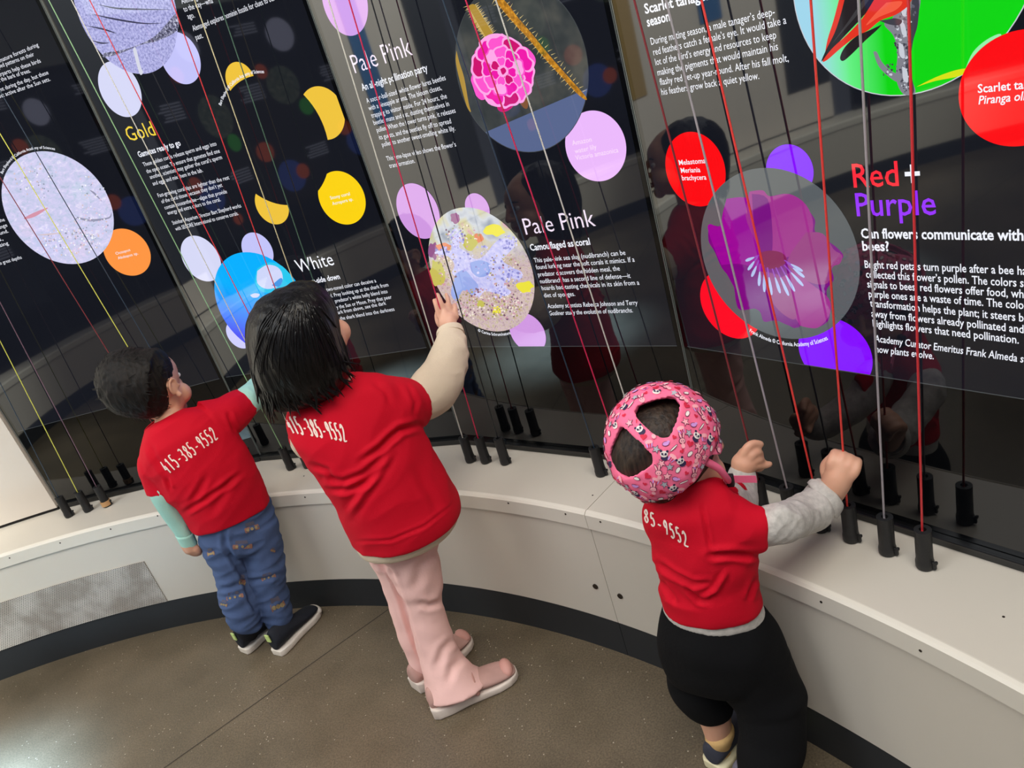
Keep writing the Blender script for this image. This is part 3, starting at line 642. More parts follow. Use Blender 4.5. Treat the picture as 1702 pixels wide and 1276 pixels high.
M['petalA'] = emis('violet_petal', (150, 0, 150)); M['petalB'] = emis('orchid_petal', (158, 46, 140)); M['petalC'] = emis('dark_violet_petal', (120, 0, 128)); M['petalD'] = emis('mauve_petal', (150, 60, 130)); M['heart'] = emis('wine_centre', (128, 20, 84)); M['stam'] = emis('pale_stamen', (176, 190, 236)); M['stam2'] = emis('violet_filament', (150, 70, 190))
o, cr = disc(p, [(1166,400),(1290,281),(1425,450),(1297,562),(1388,330)], M['greyphoto'], 'photo_disc')
fl_sh = [([(1204,356),(1212,332),(1241,332),(1247,318),(1268,319),(1274,327),(1312,322),(1339,344),(1355,365),(1356,386),(1389,409),(1402,427),(1383,442),(1386,465),(1374,483),(1380,518),(1374,536),(1353,545),(1339,536),(1321,545),(1300,533),(1288,533),(1274,518),(1259,512),(1232,515),(1224,503),(1218,468),(1200,445),(1188,418),(1178,400),(1180,375),(1198,375)],'petalC'),
  ([(1208,330),(1240,328),(1262,345),(1280,420),(1262,455),(1226,470),(1200,440),(1178,385),(1180,372),(1196,376),(1202,352)],'petalA'), ([(1246,318),(1268,316),(1280,326),(1312,322),(1340,340),(1352,374),(1340,410),(1300,430),(1270,430),(1256,400),(1240,360)],'petalB'),
  ([(1340,386),(1368,388),(1386,414),(1400,424),(1396,438),(1384,444),(1376,470),(1350,470),(1318,452),(1310,430)],'petalD'), ([(1318,450),(1352,474),(1378,496),(1380,520),(1366,540),(1350,545),(1320,535),(1296,500),(1290,470)],'petalB'),
  ([(1200,440),(1240,440),(1290,470),(1310,510),(1330,542),(1310,540),(1290,532),(1270,534),(1262,516),(1236,505),(1222,480)],'petalC'), ([(1262,450),(1300,460),(1320,500),(1322,530),(1300,520),(1280,495)],'petalD'), ([(1250,322),(1276,330),(1284,380),(1282,425),(1266,420),(1254,370)],'petalC')]
for q, c in fl_sh: shape(p, q, M[c], 'petal', o)
shape(p, [(1262,420),(1280,416),(1300,420),(1308,432),(1296,444),(1276,446),(1264,436)], M['heart'], 'flower_centre', o)
for a, b in [((1262,424),(1240,433)),((1260,426),(1244,448)),((1262,432),(1250,459)),((1264,438),(1262,474)),((1270,440),(1271,484)),((1276,444),(1283,489)),((1284,446),(1297,486)),((1290,444),(1311,490)),((1298,442),(1321,483)),((1304,440),(1335,474)),((1308,436),(1337,460)),((1304,432),(1334,450))]:
    a = Vector(a); b = Vector(b); d = (b-a).normalized(); n = Vector((d.y, -d.x)); m_ = a.lerp(b, .38)
    shape(p, [a-n*1, m_-n*1.2, m_+n*1.2, a+n*1], M['stam2'], 'filament', o, 0)
    shape(p, [m_-n*1, m_.lerp(b, .6)-n*2.6, b-n*1.5, b+n*1.5, m_.lerp(b, .6)+n*2.6, m_+n*1], M['stam'], 'stamen', o, 2)
arc_text(p, 'Frank Almeda © California Academy of Sciences', cr, cr[2]+.013, 243, 300, .0105, M['white_t'], under=True)
M['leaf'] = uv_noise_mat('green_bokeh_photo', [(0.36, (0, 196, 20)), (0.5, (20, 214, 30)), (0.64, (120, 236, 140))], 1.3, 1.5)
nt, N, L, B = nodes_of(M['leaf'])
u = N.new('ShaderNodeUVMap'); u.uv_map = 'UVMap'; sxy = N.new('ShaderNodeSeparateXYZ'); L(u.outputs[0], sxy.inputs[0])
mr = N.new('ShaderNodeMapRange'); mr.inputs[1].default_value = -0.95; mr.inputs[2].default_value = 0.1; L(sxy.outputs[0], mr.inputs[0])
rp = N.new('ShaderNodeValToRGB'); e = rp.color_ramp.elements; e[0].color = lin((160, 214, 236)); e[0].position = .1; e[1].color = lin((8, 214, 12)); e[1].position = .72
q_ = e.new(.4); q_.color = lin((100, 240, 130)); L(mr.outputs[0], rp.inputs[0]); L(rp.outputs[0], B.inputs['Emission Color'])
M['birdred'] = emis('bird_red', (226, 50, 30)); M['birdlit'] = emis('bird_light_red', (244, 92, 64)); M['birdblack'] = emis('bird_black', (34, 28, 30)); M['birdgrey'] = emis('bird_dark_grey', (60, 58, 60)); M['branch'] = emis('branch_grey', (130, 130, 140)); M['branchd'] = emis('branch_dark', (62, 62, 72)); M['branchl'] = emis('branch_light', (200, 204, 214)); M['blade'] = emis('yellow_blade', (214, 226, 20)); M['mint'] = emis('mint_blur', (150, 240, 170))
o, cr = disc(p, [(1318,0),(1372,107),(1440,147),(1507,156),(1698,0),(1660,78),(1590,135)], M['leaf'], 'photo_disc', rim=M['branchl'])
shape(p, [(1606,112),(1618,86),(1640,66),(1664,56),(1660,76),(1640,98),(1616,112)], M['mint'], 'blurred_leaf', o)
shape(p, [(1524,144),(1556,128),(1590,116),(1612,114),(1596,126),(1556,134)], M['blade'], 'leaf_blade', o)
shape(p, [(1494,-8),(1528,-8),(1528,20),(1520,60),(1512,100),(1516,130),(1522,154),(1502,156),(1490,130),(1492,90),(1486,60),(1470,40),(1484,30)], M['branch'], 'branch', o)
shape(p, [(1516,0),(1528,0),(1526,40),(1518,70),(1514,110),(1520,150),(1512,152),(1506,110),(1512,60)], M['branchd'], 'branch_shade', o)
shape(p, [(1452,86),(1458,86),(1466,102),(1480,116),(1496,126),(1492,136),(1474,124),(1460,108)], M['branch'], 'branch_twig', o)
specks(p, o, 'bark_flecks', [M['branchd'], M['branchl'], emis('bark_mid', (96, 96, 108))], [(1500,60,12,40,60), (1505,120,9,34,50), (1512,20,10,20,25), (1478,116,16,10,16)], 6, 1.0, 2.8)
for q in ([(1496,34),(1504,40),(1508,60),(1500,56)], [(1494,70),(1502,76),(1504,96),(1496,92)], [(1500,110),(1508,116),(1510,136),(1502,132)], [(1498,10),(1508,8),(1506,26),(1500,24)]): shape(p, q, M['branchl'], 'bark_light', o)
shape(p, [(1397,-8),(1412,-8),(1398,30),(1384,66),(1372,94),(1376,66),(1386,34)], M['birdred'], 'bird_flank', o)
shape(p, [(1406,-8),(1462,-8),(1436,26),(1406,58),(1382,84),(1366,102),(1374,82),(1388,54),(1398,24)], M['birdblack'], 'bird_wing', o)
shape(p, [(1440,-8),(1450,-8),(1426,24),(1398,56),(1384,72),(1410,36)], M['birdgrey'], 'wing_feather', o)
shape(p, [(1458,-8),(1512,-8),(1511,8),(1490,24),(1464,34),(1444,50),(1424,60),(1398,80),(1376,99),(1368,101),(1384,80),(1410,56),(1434,30)], M['birdred'], 'bird_body', o)
shape(p, [(1474,4),(1500,2),(1490,16),(1462,28),(1440,42),(1456,22)], M['birdlit'], 'breast_light', o)
shape(p, [(1467,40),(1446,50),(1424,60),(1405,78),(1397,95),(1402,101),(1416,90),(1438,68),(1458,50)], M['birdblack'], 'bird_tail', o)
shape(p, [(1462,34),(1476,32),(1488,30),(1500,34),(1494,42),(1478,40)], M['branchd'], 'bird_foot', o)
disc(p, [(1594,147.5),(1698.5,50),(1698,243),(1610,205),(1625,85)], M['red'])
text_lines(p, [('Scarlet ta|nager', (1626,154), (1702,147))], M['white_t'], 'disc_caption', .0098, bold=.016)
text_lines(p, [('Piranga ol|ivacea', (1627,173), (1702,166))], M['white_t'], 'disc_caption', .0098, bold=.014, shear=.2)
text_lines(p, [('Melastom|a', (1129.7,274), (1169,271)), ('Meriania', (1133,287), (1165,285.5)), ('brachycera', (1134.8,299.4), (1175,298))], M['white_t'], 'disc_caption', .0088, bold=.01)
text_lines(p, [('Red', (1419.8,311), (1495,308))], M['red_t'], 'heading', .034, bold=.008)
text_lines(p, [('+', (1506,310), (1531,309))], M['white_t'], 'heading', .034, bold=.02)
text_lines(p, [('Purple', (1425,358.5), (1557,356))], M['purple_t'], 'heading', .034, bold=.008)
text_lines(p, [('Can flowers communicate with', (1432.4,395), (1702,399)), ('bees?', (1434.5,415.6), (1478.8,416.5))], M['white_t'], 'subheading', .0145, bold=.024)
text_lines(p, [('Bright red petals turn purple after a bee h|as', (1438.3,444.5), (1699,456)), ('collected this flower\u2019s pollen. The colors s|erve as', (1440.4,460.8), (1702,476.4)), ('signals to bees: red flowers offer food, wh|ile', (1442.5,477), (1702,494.7)),
  ('purple ones are a waste of time. The colo|r', (1444.8,493.2), (1702,513)), ('transformation helps the plant; it steers b|ees', (1447.2,508.8), (1702,534)), ('away from flowers already pollinated and', (1449.3,525.7), (1702,553)), ('highlights flowers that need pollination.', (1451.6,541.9), (1694,570.5))], M['white_t'], 'caption_text', .0118, bold=.010)
text_lines(p, [('Academy Curator Emeritus Frank Almeda s|tudies', (1454.6,567), (1702,602)), ('how plants evolve.', (1456,584.7), (1552.5,596.5))], M['white_t'], 'caption_text', .0118, bold=.008, shear=.16)

# ---- the facing wall: discs and caption lines that show only as mirror images
M['grn'] = emis('green_fill', (70, 200, 70)); M['blu'] = emis('blue_fill', (70, 100, 200)); M['oran2'] = emis('orange_red_fill', (250, 110, 60)); M['gphoto'] = uv_noise_mat('grey_green_photo', [(.3, (40, 60, 44)), (.5, (96, 110, 90)), (.7, (150, 150, 130))], 4, 5)
rg = random.Random(31)
for p in PANELS[4:]:
    for cu, cz, r, m in ((-.12, 1.55, .15, 'gphoto'), (-.24, 1.36, .07, 'grn'), (.03, 1.74, .06, 'oran2'), (.13, 1.0, .12, 'blu'), (.24, 1.13, .06, 'oran2'), (-.02, .90, .05, 'oran2'), (-.2, 1.95, .11, 'lav2')):
        disc(p, None, M[m], 'colour_disc', cr=(cu+rg.uniform(-.04, .04), cz+rg.uniform(-.08, .08), r*rg.uniform(.8, 1.15)))
    for u0, z0, n in ((.08, 1.62, 6), (-.26, 1.12, 5), (-.05, 2.0, 4)):
        p.layer += 1; v = []; f = []
        for k in range(n):
            b_ = len(v); w = .2*rg.uniform(.75, 1)
            v += [at_uv(p, u0, z0-.019*k, p.layer), at_uv(p, u0+w, z0-.019*k, p.layer), at_uv(p, u0+w, z0-.019*k+.008, p.layer), at_uv(p, u0, z0-.019*k+.008, p.layer)]; f.append((b_, b_+1, b_+2, b_+3))
        link_mesh('caption_text', v, f, M['faint_t'], p.root)
# ------------------------------------------------------------------ pull cords with black sleeves
RC = 2.327; SL = 0.071
def cord_mat(name, rgb): return mat(name, rgb, rough=0.45)
CM = {'red': cord_mat('red_cord', (220, 52, 58)), 'orange': cord_mat('orange_red_cord', (240, 66, 60)), 'pink': cord_mat('crimson_cord', (216, 36, 84)), 'white': cord_mat('white_cord', (214, 212, 200)), 'grey': cord_mat('grey_cord', (168, 160, 164)),
      'black': cord_mat('black_cord', (18, 22, 26)), 'navy': cord_mat('navy_cord', (40, 58, 76)), 'cream': cord_mat('cream_cord', (214, 204, 160)), 'green': cord_mat('green_cord', (150, 196, 140)), 'dgreen': cord_mat('dark_green_cord', (70, 104, 84)), 'yellow': cord_mat('yellow_cord', (222, 222, 96)),
      'plum': cord_mat('plum_cord', (118, 88, 104)), 'maroon': cord_mat('maroon_cord', (130, 44, 50))}
M['tape'] = mat('tan_tape', (196, 150, 100), rough=0.6)
def bottom_of(a, b):
    """slide along the pixel line a-b until the point on the ring stands a sleeve's height over the ledge"""
    lo, hi = 0.2, 3.0
    for _ in range(50):
        t = (lo+hi)/2; P = cyl((a[0]+(b[0]-a[0])*t, a[1]+(b[1]-a[1])*t), RC)
        if P.z > ZT+SL: lo = t
        else: hi = t
    return P
def cord(a, b, col, label, kink=None, r=0.0016, clip_side=1, tape=False):
    r = .0012 if a[0] < 400 else (.0014 if a[0] < 900 else .0017)
    """a, b: two pixels the cord runs through; kink: pixel where a hand bends it"""
    P = bottom_of(a, b) if kink is None else bottom_of(kink[0], kink[1])
    T = cyl(a, RC+.004)
    root = thing('pull_cord', (P.x, P.y, ZT), label, 'cord', 'coloured pull cords with black sleeves along the ledge')
    top = T+(T-(P if kink is None else cyl(b, RC)))*((2.5-T.z)/max(.05, (T.z-(P.z if kink is None else cyl(b, RC).z))))
    foot = Vector((P.x, P.y, ZT+.004))
    pts = [top] + ([cyl(b, RC)] if kink else []) + [P, foot+(P-foot)*.2]
    v = []; 
    mb = MB()
    for i in range(len(pts)-1): mb.add(chain([pts[i], pts[i+1]], [r, r], 8, 1))
    mb.build('cord', CM[col], root, smooth=True)
    ax = ((P if kink is None else P)-foot).normalized(); ax = Vector((ax.x*.5, ax.y*.5, 1)).normalized() if False else Vector((0,0,1))
    lean = (top-P).normalized(); lean = Vector((lean.x, lean.y, lean.z)); ax = (Vector((0,0,1))*.75+lean*.25).normalized()
    b0 = Vector((P.x, P.y, ZT+.0005)); prof = [(.0115, 0), (.0130, .003), (.0132, .012), (.0124, .016), (.0120, .019), (.0118, .066), (.0120, SL), (.0052, SL+.0002), (.0046, SL-.012)]
    x, y = frame_of(ax); seg = 22; v = []; f = []
    for rr, hh in prof: v += [b0+ax*hh+(x*cos(2*pi*k/seg)+y*sin(2*pi*k/seg))*rr for k in range(seg)]
    for i in range(len(prof)-1):
        for k in range(seg): f.append((i*seg+k, i*seg+(k+1) % seg, (i+1)*seg+(k+1) % seg, (i+1)*seg+k))
    f.append(tuple(reversed(range(seg)))); f.append(tuple(range((len(prof)-1)*seg, len(prof)*seg)))
    sl = link_mesh('sleeve', v, f, M['blk_rub'], root, smooth=True)
    md = sl.modifiers.new('e', 'EDGE_SPLIT'); md.split_angle = radians(40)
    rad = Vector((P.x-CX, P.y-CY, 0)).normalized(); tan = Vector((rad.y, -rad.x, 0))
    c = b0+tan*(.0142*clip_side)+Vector((0,0,.009))
    MB().add(box(c, .006, .005, .013, tan, rad, Vector((0,0,1)))).add(box(c+tan*(.003*clip_side)+Vector((0,0,.006)), .004, .005, .005, tan, rad, Vector((0,0,1)))).build('hook', M['blk_rub'], root, bevel=.001)
    if tape:
        v = []; f = []
        for hh in (.004, .019): v += [b0+ax*hh+(x*cos(2*pi*k/seg)+y*sin(2*pi*k/seg))*.0146 for k in range(seg)]
        f = [(k, (k+1) % seg, seg+(k+1) % seg, seg+k) for k in range(seg)]+[tuple(reversed(range(seg))), tuple(range(seg, 2*seg))]
        link_mesh('tape_band', v, f, M['tape'], root)
    return root
# panel 4
cord((1510,0),(1533,890),'red','rightmost red cord, running down past the word Purple to its black sleeve')
cord((1427,0),(1470,870),'grey','pale grey cord second from the right, crossing the word Red')
cord((1347.5,0),(1401.5,752),'orange','orange-red cord held in the raised right fist of the child in the pink helmet', kink=((1403,770),(1409,853)))
cord((1166,0),(1350,795),'orange','orange-red cord slanting across the purple flower photo, sleeve behind the grey sleeved arm')
cord((1107,0),(1309,815),'grey','grey cord slanting from the word season across the left edge of the purple flower photo')
cord((1054,0),(1244,736),'maroon','dull red cord held in the left hand of the child in the pink helmet')
# panel 3
cord((546,0),(769,727),'white','white cord just right of the seam, left of the raised hand of the girl')
cord((580,0),(790,712),'pink','crimson cord under the raised fingertips of the girl in pink trousers')
cord((617,0),(804,648),'black','black cord crossing the left side of the coral photo')
cord((736,0),(987,742),'navy','dark navy cord right of the coral photo, its sleeve left of the pink helmet')
cord((774,0),(1007,684),'pink','crimson cord crossing the pink flower photo, ending behind the pink helmet')
cord((824,0),(1037,656),'white','white cord crossing the spiny stem, ending behind the pink helmet')
# panel 2
cord((80.8,0),(469,745),'green','pale green cord along the left edge of the Gold panel')
cord((118.7,0),(479,706),'white','off-white cord crossing the word Gold from the left of the ridged photo')
cord((149,0),(407,508),'red','red cord crossing the ridged photo and the last letter of Gold')
cord((285.5,0),(455.6,474),'red','red cord down the middle of the Gold panel, beside the lavender disc')
cord((323.4,0),(488,468),'cream','cream cord on the Gold panel, right of the red cord beside the lavender disc')
cord((363.8,0),(521,466.7),'dgreen','dark green cord farthest right on the Gold panel, crossing the photo credit')
# panel 1
cord((7.6,164),(206,503),'navy','navy cord on the far left panel, running to the right of the orange disc caption')
cord((0,222),(216,582),'yellow','yellow cord across the sand photo, ending behind the boy\u2019s head')
cord((5,302.5),(149,535),'maroon','dull maroon cord across the left part of the sand photo')
cord((0,502),(157,802.5),'plum','plum cord at far left whose sleeve wears a band of tan tape', tape=True)
cord((26.5,618),(129,818),'yellow','yellow cord at far left, sleeve in the middle of the leftmost three')
cord((0,636),(96,825),'navy','grey-blue cord at far left, sleeve nearest the white wall')
# ------------------------------------------------------------------ people: tools
class Fig:
    """a figure standing at a floor point; P(pixel, off) = the point of the upright plane through its feet, pushed off metres away from the viewer"""
    def __init__(s, px, yaw=0.0):
        s.G = on_z(px, 0.0); s.n = Matrix.Rotation(-radians(yaw), 3, 'Z') @ Vector((s.G.x, s.G.y, 0)).normalized(); s.r = Vector((s.n.y, -s.n.x, 0))
    def P(s, px, off=0.0):
        d = ray(px); t = (s.G+s.n*off-EYE).dot(s.n)/d.dot(s.n); return EYE+d*t
    def dirv(s, x, y, z):
        """x to the viewer's right, y up, z away"""
        return (s.r*x+Vector((0,0,1))*y+s.n*z)
def loft(fig, secs, seg=40, sub=5, cap=True, power=2.0, uv=False, dome=0.35):
    """secs: (left px, right px, off, thickness ratio[, shift]) -> closed tube of rounded rings"""
    C = []; H = []; T = []
    for s in secs:
        L_, R_ = fig.P(s[0], s[2]), fig.P(s[1], s[2]); C.append((L_+R_)/2); H.append((R_-L_)/2); T.append(Vector((s[3], 0, 0)))
    C = catmull(C, sub); H = catmull(H, sub); T = [t.x for t in catmull(T, sub)]
    v = []; f = []; n = len(C); last = None
    rings = []
    for i in range(n):
        ax = (C[min(i+1, n-1)]-C[max(i-1, 0)]).normalized(); h = H[i]; hd = h.normalized()
        t = ax.cross(hd)
        if t.length < 1e-4: t = last
        t.normalize(); 
        if last is not None and t.dot(last) < 0: t = -t
        last = t; rings.append((C[i], h, t*h.length*T[i]))
    def ring(c, h, t, k=1.0):
        out = []
        for j in range(seg):
            a = 2*pi*j/seg; ca, sa = cos(a), sin(a)
            e = 2.0/power; out.append(c+h*(k*math.copysign(abs(ca)**e, ca))+t*(k*math.copysign(abs(sa)**e, sa)))
        return out
    seq = []
    if cap and dome:
        a0 = (C[0]-C[1]).normalized(); m = min(rings[0][1].length, rings[0][2].length)*dome
        seq += [(C[0]+a0*m, .45), (C[0]+a0*m*.75, .78)]
    rr = [ring(*q) for q in rings]
    pre = [ring(c, rings[0][1], rings[0][2], k) for c, k in seq]; post = []
    if cap and dome:
        a1 = (C[-1]-C[-2]).normalized(); m = min(rings[-1][1].length, rings[-1][2].length)*dome
        post = [ring(C[-1]+a1*m*.75, rings[-1][1], rings[-1][2], .78), ring(C[-1]+a1*m, rings[-1][1], rings[-1][2], .45)]
    allr = pre+rr+post
    for q in allr: v += q
    for i in range(len(allr)-1):
        for j in range(seg):
            a, b = i*seg+j, i*seg+(j+1) % seg; f.append((a, b, b+seg, a+seg))
    if cap:
        f.append(tuple(reversed(range(seg)))); f.append(tuple(range((len(allr)-1)*seg, len(allr)*seg)))
    return v, f
def fix_out(vf):
    """make sure faces point outward"""
    v, f = vf; vol = 0
    for q in f:
        for k in range(1, len(q)-1): vol += v[q[0]].dot(v[q[k]].cross(v[q[k+1]]))
    return (v, [tuple(reversed(q)) for q in f]) if vol < 0 else (v, f)
def shell_open(name, vf, m, parent, thick=.002, smooth=True):
    o = link_mesh(name, vf[0], vf[1], m, parent, smooth)
    md = o.modifiers.new('s', 'SOLIDIFY'); md.thickness = thick; md.offset = 0
    return o
def folds(amp, sc, dirn, seed=0.0):
    """soft cloth folds running along dirn"""
    d = Vector(dirn).normalized()
    def fn(co):
        q = co-d*(co.dot(d)*.72)+Vector((seed, seed*2, seed*3))
        return amp*((.55-1.6*abs(noise.noise(q*sc)))+.45*(.5-1.5*abs(noise.noise(q*sc*2.1+Vector((4, 1, 7))))))
    return fn
def creases(base, lines, fig):
    """named creases on the side towards the viewer: (pixels of the crease, depth, half width in pixels)"""
    def fn(co):
        a = base(co) if base else 0.0
        if (co-fig.G).dot(fig.n) > .03: return a
        p = Vector(project(co))
        for pts, amp, w in lines:
            best = 1e9; tt = 0; n = len(pts)-1
            for i in range(n):
                q0 = Vector(pts[i]); d = Vector(pts[i+1])-q0; t = max(0, min(1, (p-q0).dot(d)/d.length_squared)); e = (p-q0-d*t).length
                if e < best: best = e; tt = (i+t)/n
            if best < 4*w:
                fade = min(1, 4*tt+.25)*min(1, 4*(1-tt)+.15)
                a += fade*amp*(-math.exp(-(best/w)**2)+.55*math.exp(-((best-1.9*w)/w)**2))
        return a
    return fn
def head_shapes(c, f, u, r, s, ears=True):
    E_ = ellipsoid
    out = [E_(c+u*.012*s-f*.008*s, r*.070*s, f*.086*s, u*.078*s, 28, 18), E_(c+f*.022*s-u*.038*s, r*.056*s, f*.058*s, u*.055*s, 24, 14),
           E_(c+f*.030*s+u*.020*s, r*.058*s, f*.050*s, u*.050*s), ball(c+f*.060*s-u*.078*s, .018*s)]
    for q in (-1, 1):
        out += [ball(c+f*.046*s+r*(.032*q*s)-u*.045*s, .027*s), E_(c+r*(.071*q*s)-f*.004*s-u*.020*s, r*.0055*s, f*.014*s, u*.020*s, 12, 8)]
        if not ears: out.pop(); continue
        rim = [c+r*(q*(.074+.004*sin(a))*s)+f*((-.006+.0125*cos(a))*s)+u*((-.018+.0175*sin(a))*s) for a in [radians(t) for t in (10, 50, 90, 130, 170, 210, 240)]]
        out += [chain(rim, [.0037*s]*7, 8, 2), ball(c+r*(q*.073*s)+f*.0*s-u*.040*s, .0075*s), ball(c+r*(q*.073*s)+f*.010*s-u*.020*s, .005*s)]
    out += [chain([c+f*.080*s+u*.008*s, c+f*.088*s-u*.012*s, c+f*.092*s-u*.026*s], [.006*s, .007*s, .0095*s], 10, 2), ball(c+f*.083*s-u*.028*s+r*.008*s, .0065*s), ball(c+f*.083*s-u*.028*s-r*.008*s, .0065*s)]
    return [fix_out(q) for q in out]
M['eye'] = mat('eye_white', (236, 234, 230), rough=0.15); M['iris'] = mat('dark_iris', (40, 26, 18), rough=0.1); M['lip'] = mat('lip', (190, 104, 98), rough=0.4); M['brow'] = mat('eyebrow_hair', (34, 26, 22), rough=0.8)
def face_parts(c, f, u, r, s, root):
    for q in (-1, 1):
        e = c+f*.0675*s+r*(.025*q*s)-u*.004*s
        eb = MB().add(ellipsoid(e, r*.0125*s, f*.0075*s, u*.0075*s, 16, 10), 0).add(ellipsoid(e+f*.0052*s, r*.0058*s, f*.0030*s, u*.0058*s, 12, 8), 1).build('eye', [M['eye'], M['iris']], root, smooth=True)
        MB().add(chain([e+r*(-.014*q*s)+u*.015*s+f*.006*s, e+u*.019*s+f*.006*s, e+r*(.016*q*s)+u*.014*s], [.0022*s, .003*s, .0018*s], 8, 2)).build('eyebrow', M['brow'], root, smooth=True)
    m = c+f*.0785*s-u*.053*s
    MB().add(chain([m-r*.017*s-f*.005*s, m+u*.002*s, m+r*.017*s-f*.005*s], [.002*s, .0042*s, .002*s], 8, 3)).add(chain([m-r*.014*s-f*.005*s-u*.004*s, m-u*.006*s, m+r*.014*s-f*.005*s-u*.004*s], [.002*s, .0048*s, .002*s], 8, 3)).build('mouth', M['lip'], root, smooth=True)
def skin(name, rgb): return mat(name, rgb, rough=0.48, var=0.05, vscale=14, bump=0.08, bscale=120, sss=0.12)
def hair_mat(name, dark, light, gl=0.35):
    m = mat(name, dark, rough=gl, spec=.28); nt, N, L, B = nodes_of(m)
    tc = N.new('ShaderNodeTexCoord'); mp = N.new('ShaderNodeMapping'); mp.inputs['Scale'].default_value = (70, 70, 5)
    n = N.new('ShaderNodeTexNoise'); n.inputs['Scale'].default_value = 2.2; n.inputs['Detail'].default_value = 5
    L(tc.outputs['Object'], mp.inputs[0]); L(mp.outputs[0], n.inputs['Vector'])
    r = N.new('ShaderNodeValToRGB'); e = r.color_ramp.elements; e[0].position = .35; e[1].position = .72; e[0].color = lin(dark); e[1].color = lin(light); L(n.outputs['Fac'], r.inputs[0]); L(r.outputs[0], B.inputs['Base Color'])
    bp = N.new('ShaderNodeBump'); bp.inputs['Strength'].default_value = .7; bp.inputs['Distance'].default_value = .003; L(n.outputs['Fac'], bp.inputs['Height']); L(bp.outputs[0], B.inputs['Normal'])
    return m
def strand(pts, w0, w1, seg=6): 
    n = len(pts); return fix_out(chain(pts, [(w0+(w1-w0)*(i/(n-1))**1.5)*(.3 if i == 0 else 1) for i in range(n)], seg, 3))
def shoe(root, heel, toe, w, h, mu, ms, name='shoe', wedge=0.0, strap=None, tab=None, toecap=None):
    """trainer from heel to toe on the floor"""
    heel = Vector((heel.x, heel.y, 0)); toe = Vector((toe.x, toe.y, 0)); d = (toe-heel); ln = d.length; d.normalize(); sd = Vector((d.y, -d.x, 0)); Z = Vector((0,0,1))
    prof = [(0, .62), (.06, .86), (.2, .92), (.4, .84), (.58, .92), (.75, 1.0), (.88, .88), (.96, .6), (1.0, .25)]
    def ringpts(z, k, dz=0):
        up = [heel+d*(t*ln)+sd*(w/2*a*k) for t, a in prof]; dn = [heel+d*(t*ln)-sd*(w/2*a*k) for t, a in reversed(prof)]
        return [q+Z*(z+(wedge*max(0, 1-1.6*((q-heel).dot(d)/ln))**1.5 if z > .01 else 0)) for q in up+dn]
    rows = [ringpts(0.0, .9), ringpts(.004, 1.0), ringpts(.016, 1.03), ringpts(.020, .98)]
    v = [q for rw in rows for q in rw]; m = len(rows[0]); f = []
    for i in range(len(rows)-1):
        for j in range(m): f.append((i*m+j, i*m+(j+1) % m, (i+1)*m+(j+1) % m, (i+1)*m+j))
    f.append(tuple(reversed(range(m)))); f.append(tuple(range((len(rows)-1)*m, len(rows)*m)))
    # upper: cross sections along the length
    hs = [(0.0, .70, .45), (.03, .95, .66), (.10, 1.0, .8), (.22, .98, .84), (.36, .92, .84), (.48, .72, .86), (.60, .56, .92), (.74, .45, .98), (.86, .37, .90), (.95, .24, .68), (.99, .12, .36)]
    uv_ = []; uf = []; sg = 16
    for t, hh, ww in hs:
        for k in range(sg):
            a = 2*pi*k/sg; cz = .018+(h*hh)/2; uv_.append(heel+d*(t*ln)+sd*(w/2*ww*cos(a)*(1 if sin(a) < .2 else 1-.35*sin(a)*(hh > .6)))+Z*(cz+(h*hh)/2*sin(a)))
    for i in range(len(hs)-1):
        for k in range(sg): uf.append((i*sg+k, i*sg+(k+1) % sg, (i+1)*sg+(k+1) % sg, (i+1)*sg+k))
    uf.append(tuple(reversed(range(sg)))); uf.append(tuple(range((len(hs)-1)*sg, len(hs)*sg)))
    up = link_mesh(name, *fix_out((uv_, uf)), mu, root, smooth=True)
    md = up.modifiers.new('s', 'SUBSURF'); md.levels = 2; md.render_levels = 2
    so = link_mesh('sole', *fix_out((v, f)), ms, up, smooth=True); md = so.modifiers.new('b', 'BEVEL'); md.width = .003; md.segments = 2
    if tab:
        MB().add(box(heel-d*.002+Z*(.018+h*.72), .016, .004, .024, sd, d, Z)).build('heel_tab', tab, up, bevel=.0015)
    if toecap:
        MB().add(fix_out(ellipsoid(heel+d*(.93*ln)+Z*.018, sd*(w*.46), d*(.075*ln), Z*(h*.24), 18, 10))).build('toe_cap', toecap, up, smooth=True)
    if strap:
        a = heel+d*(.52*ln); hh = .018+h*.80
        MB().add(fix_out(chain([a+sd*(w*.47)+Z*(.03), a+sd*(w*.34)+Z*(hh-.012), a+Z*(hh+.002), a-sd*(w*.34)+Z*(hh-.012), a-sd*(w*.47)+Z*(.03)], [.006]*5, 10, 3))).build('strap', strap, up, smooth=True)
        b = heel+d*(.90*ln)
        MB().add(fix_out(ellipsoid(b+Z*(.024+h*.12), sd*(w*.40), d*(.045*ln+.006), Z*(h*.26), 16, 8))).build('toe_cap', strap, up, smooth=True)
    return up
# hand-lettered number, printed through onto the shirt
GLY = {'4': [[(.5,1),(.08,.36),(.75,.36)],[(.55,.62),(.55,0)]], '1': [[(.2,.78),(.45,1),(.45,0)]], '5': [[(.78,1),(.25,1),(.2,.58),(.5,.62),(.75,.42),(.7,.14),(.4,0),(.12,.1)]], '-': [[(.2,.40),(.8,.40)]],
       '3': [[(.15,.9),(.5,1),(.75,.82),(.6,.58),(.35,.54),(.65,.5),(.78,.25),(.55,.03),(.15,.08)]], '8': [[(.5,.54),(.22,.76),(.5,1),(.76,.78),(.5,.54),(.18,.26),(.5,0),(.82,.26),(.5,.54)]],
       '9': [[(.74,.72),(.5,.5),(.22,.70),(.45,1),(.74,.84),(.72,.5),(.6,0)]], '2': [[(.16,.76),(.4,1),(.74,.82),(.62,.5),(.12,.02),(.86,.04)]]}
M['print'] = mat('cream_shirt_print', (250, 226, 214), rough=0.6)
